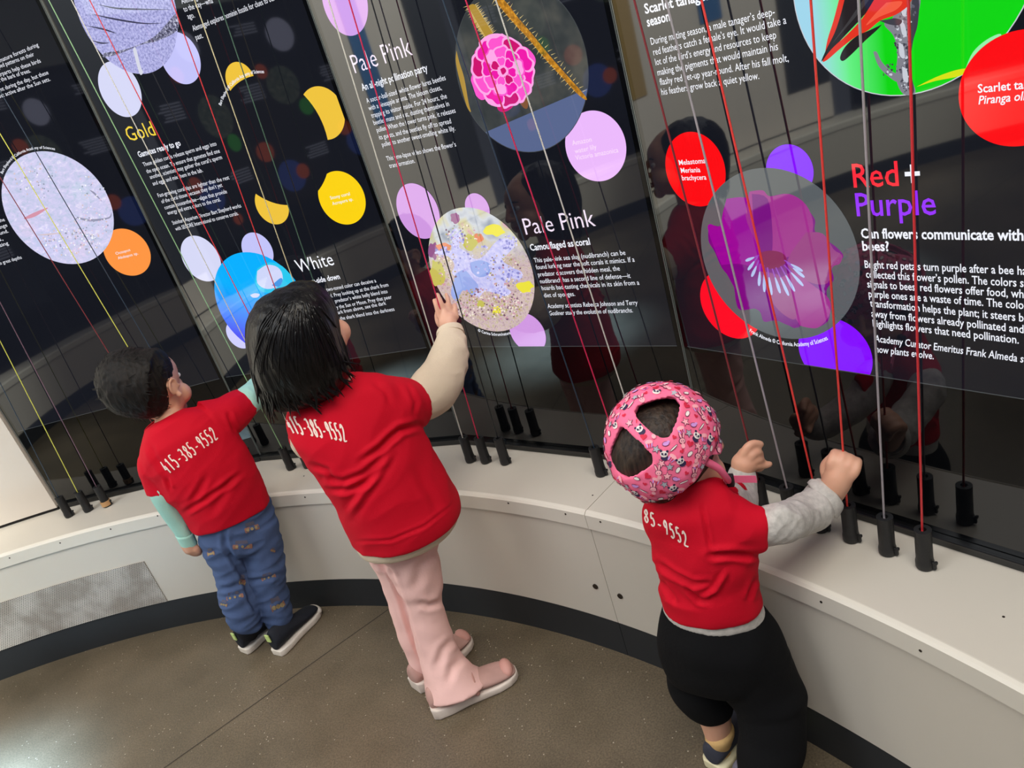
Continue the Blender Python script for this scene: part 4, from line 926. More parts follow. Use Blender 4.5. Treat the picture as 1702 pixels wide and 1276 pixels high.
def print_number(txt, TL, TR, BL, BR, width, target, parent, lift=.0014):
    bv = bvh_of(target); V = []; F = []; n = len(txt)
    TL, TR, BL, BR = map(Vector, (TL, TR, BL, BR))
    for i, ch in enumerate(txt):
        for st in GLY[ch]:
            pts = [Vector((x, y)) for x, y in st]
            pts = catmull(pts, 5) if ch not in '41-' else [a.lerp(b, k/5) for a, b in zip(pts, pts[1:]) for k in range(5)]+[pts[-1]]
            px = []
            for q in pts:
                s_ = (i+.12+q.x*.76)/n; px.append((TL.lerp(TR, s_))*(q.y)+(BL.lerp(BR, s_))*(1-q.y))
            row = []
            for k, q in enumerate(px):
                d = (px[min(k+1, len(px)-1)]-px[max(k-1, 0)]); d = d.normalized() if d.length > 0 else Vector((1, 0)); nn = Vector((d.y, -d.x))*width/2
                pr = []
                for w in (q+nn, q, q-nn):
                    dr = ray(w).normalized(); hit = bv.ray_cast(EYE, dr)
                    pr.append(None if hit[0] is None else hit[0]-dr*lift)
                row.append(pr)
            for k in range(len(row)-1):
                for e in (0, 1):
                    q4 = [row[k][e], row[k+1][e], row[k+1][e+1], row[k][e+1]]
                    if any(x is None for x in q4) or max((q4[0]-x).length for x in q4) > .03: continue
                    b_ = len(V); V += q4; F.append((b_, b_+1, b_+2, b_+3))
    return link_mesh('printed_number', V, F, M['print'], parent)
def decal(polys, target, parent, name, mats, lift=.0012):
    """polys: (list of pixels, material index) laid on the target's near side"""
    bv = bvh_of(target); mb = MB()
    for pts, mi in polys:
        v = []
        for w in pts:
            dr = ray(w).normalized(); hit = bv.ray_cast(EYE, dr)
            if hit[0] is None: break
            v.append(hit[0]-dr*(lift+.0002*mi))
        if len(v) == len(pts): mb.add((v, [tuple(range(len(v)))]), mi)
    return mb.build(name, mats, parent)
M['redshirt'] = mat('red_cotton_jersey', (204, 0, 34), rough=0.8, spec=0.25, bump=0.25, bscale=420, var=0.04, vscale=5)
def knit(name, rgb, b=0.3, sc=350): return mat(name, rgb, rough=0.9, spec=0.2, var=0.05, vscale=9, bump=b, bscale=sc)
# ------------------------------------------------------------------ boy at the left
F = Fig((455,1075)); P = F.P
boy = thing('person', F.G, 'small boy in red shirt, mint sleeves and blue patterned trousers, looking up', 'person')
M['skin_b'] = skin('warm_skin', (214, 160, 132))
hc = P((246,641), .035); HS = 1.04
f_ = F.dirv(.72, -.12, .68).normalized(); u_ = F.dirv(.05, .97, .16); u_ = (u_-f_*u_.dot(f_)).normalized(); r_ = f_.cross(u_).normalized()
shp = head_shapes(hc, f_, u_, r_, HS)
shp += [fix_out(q) for q in (loft(F, [((268,668),(304,652),.02,1.0), ((262,688),(307,672),.02,.95), ((252,714),(306,686),.01,.95), ((246,735),(330,695),.01,.8)], 24, 3),
   loft(F, [((256,730),(335,694),.01,.4), ((278,790),(390,746),.0,.45), ((318,848),(425,806),.0,.5), ((325,885),(448,840),.0,.6)], 24, 3),
   chain([P((258,752),.0), P((268,815),.002), P((285,848),.004), P((298,874),.012), P((313,904),.02)], [.018,.017,.014,.013,.015], 14, 3),
   chain([P((368,690),.0), P((408,662),.04), P((430,648),.09), P((440,636),.12)], [.024,.022,.020,.018], 14, 3),
   loft(F, [((335,885),(392,865),.0,.9), ((350,930),(400,915),.0,.9), ((368,980),(412,968),.01,.9), ((390,1036),(422,1030),.0,.8), ((402,1050),(422,1045),.006,.8)], 18, 3),
   loft(F, [((388,880),(450,850),.0,.9), ((410,925),(462,908),.0,.9), ((416,968),(470,950),.01,.9), ((450,1040),(476,1034),.0,.8), ((462,1056),(480,1052),.006,.8)], 18, 3))]
# hanging left hand, fingers curled inward
def hand(F, palm, fingers, thumb, rp, rf):
    out = [fix_out(chain([P_ for P_ in palm], rp, 14, 2))]
    for fg in fingers+[thumb]: out.append(fix_out(chain(fg, [rf*1.05, rf, rf*.92, rf*.8][:len(fg)], 10, 2)))
    return out
pl = [P((314,905),.02), P((318,913),.02)]
shp += hand(F, [P((313,903),.02), P((318,912),.02), P((321,916),.02)], [[P((312,910),.02),P((317,918),.02),P((324,921),.025),P((329,921),.035)], [P((315,909),.015),P((321,917),.012),P((328,920),.018),P((333,919),.03)], [P((318,907),.012),P((325,914),.006),P((331,918),.012),P((334,915),.025)], [P((320,905),.016),P((327,910),.008),P((332,913),.014),P((333,911),.026)]],
   [P((316,905),.04),P((324,908),.05),P((330,912),.052)], [.020,.0185,.013], .0072)
hb = P((440,633),.125)
shp += hand(F, [hb, hb+F.dirv(.010,.014,.006), hb+F.dirv(.014,.03,.010)], [[hb+F.dirv(.000+.010*k,.034,.012), hb+F.dirv(.002+.011*k,.052-.003*abs(k-1.2),.014), hb+F.dirv(.003+.011*k,.058-.003*abs(k-1.2),.002), hb+F.dirv(.003+.010*k,.048,-.010)] for k in range(4)],
   [hb+F.dirv(-.006,.02,.01), hb+F.dirv(-.012,.040,.008), hb+F.dirv(-.002,.055,.004)], [.020,.020,.016], .0070)
fuse('body', shp, M['skin_b'], boy, .0030, 5)
face_parts(hc, f_, u_, r_, HS, boy)
M['hair_b'] = hair_mat('short_dark_hair', (8, 7, 6), (30, 24, 20), .65)
hs_ = [fix_out(loft(F, [((169,664),(168,628),.0,1.0), ((178,677),(184,604),.0,.96), ((196,688),(206,591),.0,.9), ((224,694),(236,581),.0,.88), ((246,695),(252,578),.0,.85), ((258,693),(263,579),-.004,.80), ((268,690),(270,584),-.010,.62)], 30, 4))]
hw = lambda co: .0022*noise.noise(co*46)+.0018*noise.noise(Vector((co.x*150, co.y*150, co.z*60)))
hs_ += [fix_out(ellipsoid(hc+u_*.024-f_*.036, r_*.075*HS, f_*.078*HS, u_*.080*HS, 28, 18))]
hair = fuse('hair', hs_, M['hair_b'], boy, .003, 3, hw)
rg = random.Random(5); mb = MB()
cr0 = P((176,652), -.05)
for k in range(130):
    i = rg.randrange(len(hair.data.vertices)); v = hair.data.vertices[i]; q = v.co; d = (q-cr0); d = (d-v.normal*d.dot(v.normal)); d = d.normalized() if d.length > 1e-5 else Vector((0,0,1))
    l = rg.uniform(.012, .022)
    mb.add(strand([q-v.normal*.001, q+d*l*.5+v.normal*rg.uniform(.0015,.004), q+d*l+v.normal*rg.uniform(.001,.006)], .0011, .0002, 5))
mb.build('hair_tufts', M['hair_b'], boy, smooth=True)
# shirt
sh = [fix_out(q) for q in (loft(F, [((243,716),(303,680),.005,.85), ((237,734),(345,676),.0,.66), ((232,762),(384,698),-.005,.58), ((248,800),(396,722),-.008,.60), ((283,838),(414,752),-.008,.64), ((305,862),(436,798),-.006,.68), ((320,884),(447,826),-.004,.70)], 44, 4, dome=.12),
   loft(F, [((252,728),(290,745),.0,.8), ((229,765),(282,748),.0,.85), ((235,797),(284,788),.0,.85), ((243,825),(287,813),.0,.85)], 26, 4, dome=.05),
   loft(F, [((330,668),(372,735),.0,.8), ((362,662),(396,716),.01,.85), ((385,650),(412,700),.035,.85), ((402,644),(426,684),.06,.85)], 26, 4, dome=.05))]
shirt = fuse('shirt', sh, M['redshirt'], boy, .0035, 4, creases(folds(.0050, 12, P((300,880))-P((430,760)), 1.3), [([(306,852),(340,830),(376,806),(400,786)],.006,4), ([(276,796),(284,814)],.005,3), ([(318,838),(330,815),(345,790)],.004,5), ([(392,720),(384,700),(378,684)],.004,4), ([(250,742),(258,760),(284,800)],.004,5), ([(352,850),(372,820),(386,790)],.003,6)], F))
col = MB().add(loft(F, [((241,717),(304,681),.006,.92), ((244,723),(308,688),.006,.92)], 40, 3, cap=False)); shell_open('collar', (col.v, col.f), M['redshirt'], shirt, .004)
print_number('415-385-9552', (263,770), (352,708), (280,788), (364,727), 2.2, shirt, shirt)
M['mintk'] = knit('mint_jersey', (166, 214, 200))
sl = fuse('undershirt_sleeve', [fix_out(loft(F, [((246,812),(287,800),.0,.85), ((252,830),(291,815),.0,.85), ((266,852),(302,844),.005,.85), ((281,874),(311,866),.01,.85), ((293,893),(319,885),.015,.9)], 24, 4))], M['mintk'], boy, .0035, 4, folds(.0035, 24, P((300,880))-P((250,830)), 2))
cu = MB().add(loft(F, [((292,890),(320,883),.015,.95), ((299,903),(324,893),.018,.95), ((305,913),(327,900),.02,.95)], 26, 3, cap=False)); shell_open('cuff', (cu.v, cu.f), M['mintk'], sl, .003)
sl2 = fuse('undershirt_sleeve', [fix_out(loft(F, [((396,648),(420,690),.035,.85), ((405,640),(431,679),.05,.85), ((416,631),(439,670),.075,.88), ((424,625),(446,655),.10,.9), ((430,624),(448,646),.115,.95)], 24, 4))], M['mintk'], boy, .0035, 4, folds(.003, 24, (1,0,1), 5))
# trousers
M['denim'] = knit('blue_sweat_denim', (78, 96, 134), .3, 260)
tr_ = [fix_out(q) for q in (loft(F, [((322,876),(449,824),.0,.66), ((328,893),(459,862),.0,.68), ((340,915),(464,895),.0,.66)], 34, 4),
   loft(F, [((327,890),(392,872),.0,1.0), ((338,926),(403,912),.0,1.0), ((354,953),(409,942),.0,1.0), ((361,978),(413,962),.0,1.0), ((364,1002),(427,994),.0,.98), ((373,1025),(432,1016),.0,.95), ((384,1045),(435,1036),.0,.92)], 26, 4),
   loft(F, [((380,882),(460,858),-.004,1.0), ((398,920),(469,902),-.004,1.0), ((406,948),(475,936),-.004,1.0), ((412,968),(474,958),-.004,1.0), ((424,998),(480,984),-.004,.96), ((437,1030),(486,1018),-.004,.93), ((450,1054),(486,1044),-.004,.92)], 26, 4))]
trs = fuse('trousers', tr_, M['denim'], boy, .0035, 3, creases(lambda co: .0048*(.4-1.5*abs(noise.noise(Vector((co.x*13, co.y*13, co.z*34)))))+.002*noise.noise(co*30), [([(372,880),(374,906),(384,925),(398,948),(410,962)],.006,4), ([(364,980),(384,976),(406,966)],.004,4), ([(412,966),(440,962),(470,952)],.004,4), ([(400,950),(412,985),(428,1020)],.006,4)], F))
M['pr1'] = mat('faded_rust_print', (150, 108, 92), rough=.85); M['pr2'] = mat('faded_sand_print', (160, 140, 100), rough=.85); M['pr3'] = mat('faded_slate_print', (92, 88, 104), rough=.85)
def truck(cx, cy, w, h, a):
    R_ = lambda x, y: (cx+x*cos(a)-y*sin(a), cy+x*sin(a)+y*cos(a)); o = []
    o.append(([R_(-w,-h*.2), R_(w,-h*.2), R_(w*1.05,h*.3), R_(w,h*.75), R_(-w,h*.75), R_(-w*1.05,h*.3)], 0))
    o.append(([R_(-w*.7,-h), R_(w*.5,-h), R_(w*.6,-h*.3), R_(-w*.75,-h*.3)], 2))
    for k in (-.6, 0, .6): o.append(([R_(k*w+h*.3*cos(t), h*.3+h*.3*sin(t)) for t in [2*pi*j/10 for j in range(10)]], 1))
    return o
for c in [(418,876,12,9,-.32), (403,906,16,8,-.05), (390,990,14,7,-.22), (461,1004,12,13,-.35), (446,958,12,6,-.3), (350,918,6,7,-.2), (454,914,4,4,.3), (403,965,5,10,.1), (372,1003,6,6,.2)]: decal(truck(*c), trs, trs, 'printed_truck', [M['pr1'], M['pr2'], M['pr3']])
M['sockd'] = knit('black_sock', (24, 24, 28), .4, 220)
for sx0, sx1 in (((388,1040),(432,1034)), ((453,1048),(487,1040))):
    fuse('sock', [fix_out(loft(F, [(sx0, sx1, .0, .9), ((sx0[0]+6, sx0[1]+14), (sx1[0]-2, sx1[1]+14), .004, .9), ((sx0[0]+10, sx0[1]+18), (sx1[0]-4, sx1[1]+18), .008, .9)], 20, 3))], M['sockd'], boy, .0035, 2)
# shoes
M['navyc'] = mat('dark_navy_canvas', (22, 26, 36), rough=.8, bump=.3, bscale=300); M['rubw'] = mat('off_white_rubber', (232, 222, 208), rough=.5, var=.06, vscale=20); M['limet'] = mat('lime_tab', (206, 226, 140), rough=.6)
shoe(boy, on_z((406,1086),0), on_z((462,1034),0), .060, .066, M['navyc'], M['rubw'], tab=M['limet'], toecap=M['rubw'])
shoe(boy, on_z((462,1090),0), on_z((531,1016),0), .060, .066, M['navyc'], M['rubw'], tab=M['limet'], toecap=M['rubw'])
# ------------------------------------------------------------------ girl in the middle
F = Fig((735,1150)); P = F.P
girl = thing('person', F.G, 'girl with black bobbed hair and pink trousers, right hand raised to a screen', 'person')
M['skin_g'] = skin('light_warm_skin', (226, 172, 144))
hc = P((501,554), .012); HS = .93
f_ = F.dirv(.56, .06, .83).normalized(); u_ = F.dirv(-.22, .97, .05); u_ = (u_-f_*u_.dot(f_)).normalized(); r_ = f_.cross(u_).normalized()
hcc = hc+f_*.018
shp = head_shapes(hcc, f_, u_, r_, HS, False)
shp += [fix_out(q) for q in (loft(F, [((515,590),(562,578),.01,1.0), ((522,625),(572,605),.01,1.0), ((520,660),(590,630),.0,.9)], 22, 3),
   loft(F, [((510,668),(630,646),.01,.4), ((530,740),(680,706),.0,.42), ((560,830),(725,780),.0,.55), ((600,900),(735,860),.0,.6)], 24, 3),
   chain([P((640,660),.0), P((700,668),.03), P((742,640),.08), P((748,590),.13), P((748,552),.165)], [.026,.024,.023,.021,.018], 14, 3),
   chain([P((515,690),.03), P((508,735),.11), P((524,730),.19), P((560,690),.25)], [.024,.022,.020,.017], 14, 3),
   loft(F, [((642,900),(705,880),.0,.8), ((674,985),(722,970),.0,.8), ((700,1070),(740,1058),-.006,.8), ((722,1135),(756,1127),-.02,.8), ((730,1150),(762,1142),-.024,.8)], 18, 3),
   loft(F, [((625,905),(665,890),.05,.8), ((652,980),(682,968),.055,.8), ((680,1060),(702,1052),.065,.8), ((698,1105),(720,1100),.065,.8), ((702,1122),(724,1117),.07,.8)], 18, 3))]
def spread(F, W0, knuckles, tips, bend, rk, rt):
    out = []
    for k, t, b in zip(knuckles, tips, bend):
        m1 = k.lerp(t, .4)+b*.5; m2 = k.lerp(t, .75)+b*.6
        out.append(fix_out(chain([W0.lerp(k, .55), k, m1, m2, t], [rk*1.25, rk*1.12, rk, rk*.92, rt], 10, 3)))
    return out
W0 = P((747,546), .166)
kn = [P((730,524),.180), P((738,519),.184), P((748,519),.184), P((757,524),.180)]
tp = [P((721.5,499),.192), P((727,489),.198), P((742,489),.198), P((755.5,506),.192)]
shp += spread(F, W0, kn, tp, [F.dirv(0,0,-.006)]*4, .0064, .0050)
shp += [fix_out(chain([W0+F.dirv(0,.0,.006), W0.lerp(kn[1], .5)+F.dirv(0,0,.004), W0.lerp(kn[1], .95)], [.019,.020,.012], 14, 3)), fix_out(chain([W0, W0.lerp(kn[2], .6), W0.lerp(kn[3], .9)], [.018,.017,.010], 14, 3)),
  fix_out(chain([W0+F.dirv(-.006,.004,.010), P((731,538),.19), P((727,527),.205), P((727,518),.212)], [.011,.0085,.0075,.006], 10, 3))]
hl = P((562,688), .255)
shp += hand(F, [hl-F.dirv(.01,.01,.02), hl, hl+F.dirv(.015,.02,.02)], [[hl+F.dirv(.004+.012*k-.01,.03,.025), hl+F.dirv(.006+.012*k-.01,.056-.003*abs(k-1.2),.034), hl+F.dirv(.007+.012*k-.01,.066-.003*abs(k-1.2),.022), hl+F.dirv(.007+.011*k-.01,.058,.008)] for k in range(4)],
   [hl+F.dirv(-.012,.015,.01), hl+F.dirv(-.020,.036,.006), hl+F.dirv(-.008,.050,.002)], [.020,.021,.017], .0072)
fuse('body', shp, M['skin_g'], girl, .0029, 4)
face_parts(hcc, f_, u_, r_, HS, girl)
# hair
M['hair_g'] = hair_mat('black_straight_hair', (5, 5, 6), (24, 22, 22), .30)
sec = [((478,474),(528,471),.0,.95), ((452,484),(546,487),-.002,1.0), ((424,506),(558,510),-.004,1.02), ((411,534),(565,543),-.006,1.05), ((409,562),(570,566),-.008,1.02), ((413,595),(578,592),-.012,.95), ((420,628),(584,612),-.016,.82), ((434,662),(576,640),-.018,.66), ((450,680),(556,656),-.018,.52)]
hw = lambda co: .0022*noise.noise(Vector((co.x*60+co.y*40, co.y*60, co.z*7)))+.003*noise.noise(Vector((co.x*22, co.y*22, co.z*4)))
hair = fuse('hair', [fix_out(loft(F, sec, 40, 4, dome=.3))], M['hair_g'], girl, .0035, 3, hw)
hb_ = bvh_of(hair); mb = MB(); rg = random.Random(9)
def onhair(px, lift):
    dr = ray(px).normalized(); h = hb_.ray_cast(EYE, dr)
    return None if h[0] is None else h[0]-dr*lift
tips = [((424,640),(441,690)), ((430,640),(452,700)), ((440,645),(462,696)), ((452,650),(476,692)), ((465,650),(492,690)), ((480,650),(508,688)), ((495,648),(520,684)), ((510,640),(536,676)), ((525,635),(552,668)), ((540,625),(566,658)), ((552,615),(580,646)), ((562,600),(590,632)), ((566,590),(592,616)), ((420,625),(436,672)), ((446,650),(456,704)), ((500,650),(530,684)), ((530,630),(560,664))]
for a, b in tips:
    for k in range(4):
        ax = (a[0]+rg.uniform(-7, 7), a[1]-rg.uniform(10, 40)); m_ = (a[0]*.6+b[0]*.4+rg.uniform(-5, 5), a[1]*.6+b[1]*.4); bb = (b[0]+rg.uniform(-9, 7), b[1]+rg.uniform(-12, 5))
        q0, q1 = onhair(ax, -.002), onhair(m_, .0015)
        if q0 is None or q1 is None: continue
        q2 = P(bb, F.n.dot(q1-F.G)+.004)
        mb.add(strand([q0+F.n*.004, q0.lerp(q1, .5)+F.n*.002, q1, q1.lerp(q2, .6)-F.n*.002, q2], rg.uniform(.003, .0052), .0004, 6))
top0 = (500, 478)
for k in range(70):
    ang_ = rg.uniform(0, 1); x1 = 412+ang_*165; y1 = rg.uniform(560, 640); tt = rg.uniform(.25, .5)
    pts = []
    for j in range(5):
        t = tt+j*.14; x = top0[0]+(x1-top0[0])*(1-(1-min(t, 1))**1.6)+18*t*(t-.4); y = top0[1]+(y1-top0[1])*t
        q = onhair((x, y), .0006)
        if q is None: break
        pts.append(q)
    if len(pts) >= 3: mb.add(strand([pts[0]+F.n*.003]+pts, rg.uniform(.0014, .0024), .0005, 6))
mb.build('hair_locks', M['hair_g'], hair, smooth=True)
# shirt
sh = [fix_out(q) for q in (loft(F, [((520,650),(606,622),.0,.8), ((484,682),(655,632),.0,.56), ((477,700),(690,668),-.006,.50), ((488,738),(697,703),-.010,.54), ((512,772),(710,730),-.012,.60), ((536,806),(728,764),-.012,.66), ((554,836),(748,800),-.010,.72), ((570,876),(762,826),-.006,.78), ((588,912),(763,838),-.004,.80)], 48, 4, dome=.10),
   loft(F, [((610,628),(640,712),.0,.8), ((648,627),(682,714),.01,.84), ((672,630),(694,708),.02,.84), ((689,633),(698,703),.028,.86)], 28, 4, dome=.05),
   loft(F, [((478,690),(520,678),.03,.9), ((480,716),(515,712),.07,.9), ((484,736),(514,736),.10,.9)], 22, 4, dome=.05))]
shirt = fuse('shirt', sh, M['redshirt'], girl, .0038, 4, creases(folds(.0062, 9, P((700,700))-P((560,860)), .4), [([(696,706),(664,714),(648,728),(632,744),(600,766)],.009,5), ([(650,752),(625,790),(600,825),(580,856)],-.006,6), ([(636,776),(610,800),(580,812),(548,810)],.006,5), ([(540,792),(570,800),(606,786),(630,764)],.005,5), ([(520,770),(545,780),(560,800)],.004,4), ([(590,902),(650,898),(706,874),(750,838)],.0022,2.5), ([(690,780),(715,820),(730,850)],.003,7), ([(676,640),(690,668),(686,690)],.003,4), ([(620,635),(640,650),(650,670)],.003,5)], F))
print_number('415-385-9552', (469,690), (570,706), (484,719), (579,734), 2.6, shirt, shirt)
M['creamk'] = knit('cream_knit', (222, 204, 178), .45, 300)
hem = fuse('undershirt_hem', [fix_out(loft(F, [((584,890),(757,832),-.001,.78), ((592,914),(760,844),-.001,.79), ((598,922),(754,856),.0,.78)], 40, 3, dome=.05))], M['creamk'], girl, .004, 3)
slv = fuse('undershirt_sleeve', [fix_out(loft(F, [((680,640),(690,700),.022,.84), ((691,630),(699,701),.03,.84), ((703,613),(727,688),.05,.86), ((714,598),(752,662),.08,.88), ((721,578),(770,618),.11,.88), ((725,562),(775,583),.135,.86), ((728,551),(769,556),.158,.84), ((730,547),(766,546),.164,.84)], 30, 5, dome=.06))], M['creamk'], girl, .0035, 4, folds(.004, 20, P((750,640))-P((700,660)), 3))
cf = MB().add(loft(F, [((727,556),(771,557),.155,.86), ((726.5,552),(769,550),.162,.88), ((728,549),(767,545),.167,.88)], 30, 3, cap=False)); shell_open('cuff', (cf.v, cf.f), M['creamk'], slv, .003)
slv2 = fuse('undershirt_sleeve', [fix_out(chain([P((513,700),.045), P((508,735),.11), P((524,730),.19), P((551,698),.236)], [.034,.032,.029,.025], 16, 4))], M['creamk'], girl, .004, 4, folds(.003, 22, (1,0,1), 4))
# trousers
M['pinkk'] = knit('pale_pink_fleece', (244, 198, 190), .25, 240)
tz = lambda co: .0040*noise.noise(Vector((co.x*12, co.y*12, co.z*9)))+.0022*noise.noise(Vector((co.x*20, co.y*20, co.z*30)))
trs = fuse('trousers', [fix_out(q) for q in (
   loft(F, [((604,880),(740,845),.0,.7), ((612,905),(733,872),.0,.68), ((626,932),(728,905),.0,.62)], 34, 4),
   loft(F, [((622,920),(722,895),-.004,.85), ((642,950),(730,932),-.004,.85), ((658,982),(735,966),-.004,.88), ((669,1005),(735,990),-.004,.90), ((682,1052),(748,1040),-.008,.92), ((696,1096),(764,1080),-.018,.95), ((705,1138),(788,1106),-.032,.95), ((710,1167),(812,1119),-.042,.90)], 30, 4, dome=.04),
   loft(F, [((607,920),(690,895),.045,.85), ((630,963),(694,942),.05,.85), ((645,1006),(698,986),.055,.88), ((661,1061),(712,1046),.06,.9), ((677,1096),(722,1084),.06,.95), ((684,1112),(728,1100),.06,.98)], 26, 4, dome=.04))], M['pinkk'], girl, .0036, 3, creases(tz, [([(628,936),(645,946),(656,962)],.006,4), ([(648,950),(668,1000),(684,1054),(700,1096)],.004,4), ([(735,1000),(712,1006),(694,1000)],.004,5), ([(756,1060),(736,1080),(726,1110)],.004,6), ([(770,1092),(752,1110),(744,1136)],.003,6), ([(722,912),(700,940),(690,980)],.003,8)], F))
# shoes
M['suede'] = mat('dusty_pink_suede', (186, 146, 136), rough=.8, var=.1, vscale=24, bump=.2, bscale=200); M['suede2'] = mat('pink_leather_strap', (206, 152, 140), rough=.6); M['rubg'] = mat('scuffed_white_rubber', (222, 208, 196), rough=.6, var=.1, vscale=26)
shoe(girl, on_z((720,1186),0), on_z((861,1119),0), .070, .060, M['suede'], M['rubg'], wedge=.012, strap=M['suede2'])
shoe(girl, on_z((692,1148),0), on_z((784,1064),0), .066, .058, M['suede'], M['rubg'], wedge=.012, strap=M['suede2'])
# ------------------------------------------------------------------ toddler with the padded helmet
F = Fig((1205,1268), 20); P = F.P
tod = thing('person', F.G, 'toddler in pink padded helmet, red shirt and black trousers, holding two cords', 'person')
M['skin_t'] = skin('fair_skin', (228, 172, 142))
hc = P((1113,750), .02); HS = .92
FV = Fig((1205,1268)); f_ = FV.dirv(.90, -.06, .42).normalized(); u_ = FV.dirv(-.02, .99, .08); u_ = (u_-f_*u_.dot(f_)).normalized(); r_ = f_.cross(u_).normalized()
hcc = hc
shp = head_shapes(hcc, f_, u_, r_, HS, False)
# hands on the cords
def fist(w, k, side, up, rf):
    """clenched hand: w wrist, k knuckle centre, side = thumb side, up = away from the palm"""
    d = (k-w).normalized(); s = (side-d*side.dot(d)).normalized(); u = d.cross(s).normalized()
    if u.dot(up) < 0: u = -u
    out = [fix_out(chain([w, w.lerp(k, .55)+u*.002, k-d*.006], [.019, .0225, .0175], 16, 3))]
    for i in range(4):
        o = s*(.0165-.0112*i); kk = k+o-d*(.0018*abs(i-1.2))
        out.append(fix_out(chain([w.lerp(kk, .6), kk+u*.006, kk+d*.010-u*.004, kk+d*.006-u*.018, kk-d*.012-u*.020], [.0105, .0088, .0082, .0078, .0065], 10, 3)))
    th = w.lerp(k, .45)+s*.014-u*.006
    out.append(fix_out(chain([th, th+d*.012+s*.008-u*.006, k+s*.018-u*.010-d*.002, k+s*.010-u*.020+d*.006], [.0105, .0095, .0085, .0070], 10, 3)))
    return out
hr = cyl((1403,760), RC); ofr = (hr-F.G).dot(F.n)
wr = P((1381,822), ofr-.016); kr = P((1402,772), ofr-.012)
hl_c = cyl((1244,738), RC); ofl = (hl_c-F.G).dot(F.n); 
wl_ = P((1233,786), ofl-.030); kl = P((1240,757), ofl-.022)
shp += [fix_out(q) for q in (loft(F, [((1105,790),(1155,782),.02,.9), ((1105,832),(1175,818),.01,.6), ((1105,870),(1215,855),.0,.4), ((1115,930),(1240,922),.0,.45), ((1120,1000),(1250,1000),.0,.5), ((1115,1050),(1265,1055),.0,.5)], 24, 3),
   chain([P((1225,870),.0), P((1290,872),.01), P((1345,850),(ofr-.016)*.6), P((1374,828),ofr-.018), wr], [.022,.018,.016,.016,.018], 14, 3),
   chain([P((1200,830),.05), P((1225,838),.10), P((1232,815),(ofl-.03)*.9), wl_], [.022,.021,.019,.018], 14, 3),
   loft(F, [((1180,1060),(1285,1060),.0,.95), ((1215,1130),(1315,1130),.0,.95), ((1240,1190),(1314,1190),-.014,.8), ((1250,1245),(1298,1252),-.042,.8), ((1254,1278),(1290,1284),-.060,.8)], 18, 3),
   loft(F, [((1112,1060),(1195,1060),.0,.95), ((1130,1120),(1205,1125),.01,.95), ((1150,1165),(1213,1170),.01,.95), ((1167,1205),(1216,1207),.01,.95), ((1178,1240),(1213,1240),.01,1)], 18, 3))]
shp += fist(wr, kr, F.dirv(-.9,.25,.1), F.dirv(.25,.1,-1), .008)
# left hand: index stretched along the top, the others curled round the cord
d_ = F.dirv(.55,.75,.2).normalized()
shp += [fix_out(chain([wl_, wl_.lerp(kl, .6), kl], [.0185,.0225,.016], 16, 3))]
def fg(pts, r=.0078): return fix_out(chain([P(q, ofl+o) for q, o in pts], [r*1.15]+[r*(1-.07*i) for i in range(len(pts)-1)], 10, 3))
shp += [fg([((1234,762),-.03), ((1240,746),-.026), ((1251,737),-.016), ((1264,738),-.008)]), fg([((1240,768),-.03), ((1252,755),-.026), ((1262,752),-.012), ((1262,763),-.002), ((1252,766),.004)]),
        fg([((1242,774),-.03), ((1258,764),-.024), ((1266,767),-.010), ((1264,778),-.002), ((1254,778),.002)]), fg([((1240,780),-.03), ((1256,774),-.026), ((1268,774),-.016), ((1279,771),-.008)], .0068), fg([((1236,776),-.02), ((1246,764),.0), ((1252,750),.006), ((1256,744),.004)], .0085)]
fuse('body', shp, M['skin_t'], tod, .0028, 4)
face_parts(hcc, f_, u_, r_, HS, tod)
M['hair_t'] = hair_mat('fine_brown_hair', (24, 17, 14), (64, 50, 39), .5)
hair = fuse('hair', [fix_out(ellipsoid(hcc+u_*.014-f_*.012, r_*.0765*HS, f_*.0895*HS, u_*.083*HS, 36, 24)), fix_out(ellipsoid(hcc-u_*.025-f_*.030, r_*.055*HS, f_*.045*HS, u_*.050*HS, 24, 16))], M['hair_t'], tod, .0035, 3, lambda co: .0012*noise.noise(co*60))
# helmet: padded shell over the head, two gaps at the crown, open below and at the face
hx = P((1104,738), .0); pxm = FPX/((hx-EYE).dot(VZ)); cR = 99.0/pxm
vd = (hx-EYE).normalized(); hxr = VX; 
HR, HU, HF = VX*cR, VY*cR*1.06, VZ*cR*.98
HOLE1 = [(1056,676),(1073,668),(1096,661),(1118,657),(1125,661),(1125,675),(1120,694),(1112,712),(1105,725),(1092,716),(1076,702),(1062,688)]
HOLE2 = [(1027,712),(1038,720),(1050,732),(1064,745),(1076,758),(1080,767),(1068,776),(1050,788),(1034,792),(1020,782),(1011,766),(1012,752),(1018,736),(1024,720)]
LOW = [(1003,770),(1012,800),(1032,812),(1048,826),(1066,842),(1090,841),(1112,836),(1138,824),(1160,806),(1176,784),(1184,766),(1192,752),(1197,740),(1203,715)]
def inside(p, poly):
    c = False; n = len(poly)
    for i in range(n):
        a, b = poly[i], poly[i-1]
        if (a[1] > p[1]) != (b[1] > p[1]) and p[0] < (b[0]-a[0])*(p[1]-a[1])/(b[1]-a[1])+a[0]: c = not c
    return c
def edge_dist(p, poly, closed=True):
    best = 1e9; n = len(poly)
    for i in range(n if closed else n-1):
        a = Vector(poly[i]); b = Vector(poly[(i+1) % n]); q = Vector(p); t = max(0, min(1, (q-a).dot(b-a)/max(1e-9, (b-a).length_squared))); best = min(best, (q-(a+(b-a)*t)).length)
    return best
nu, nv = 150, 100; base = ellipsoid(hx+VZ*.012, HR, -HF, HU, nu, nv)
bv_, bf_ = base; keep = {}; depth = {}
face_c = hcc+f_*.075-u_*.032
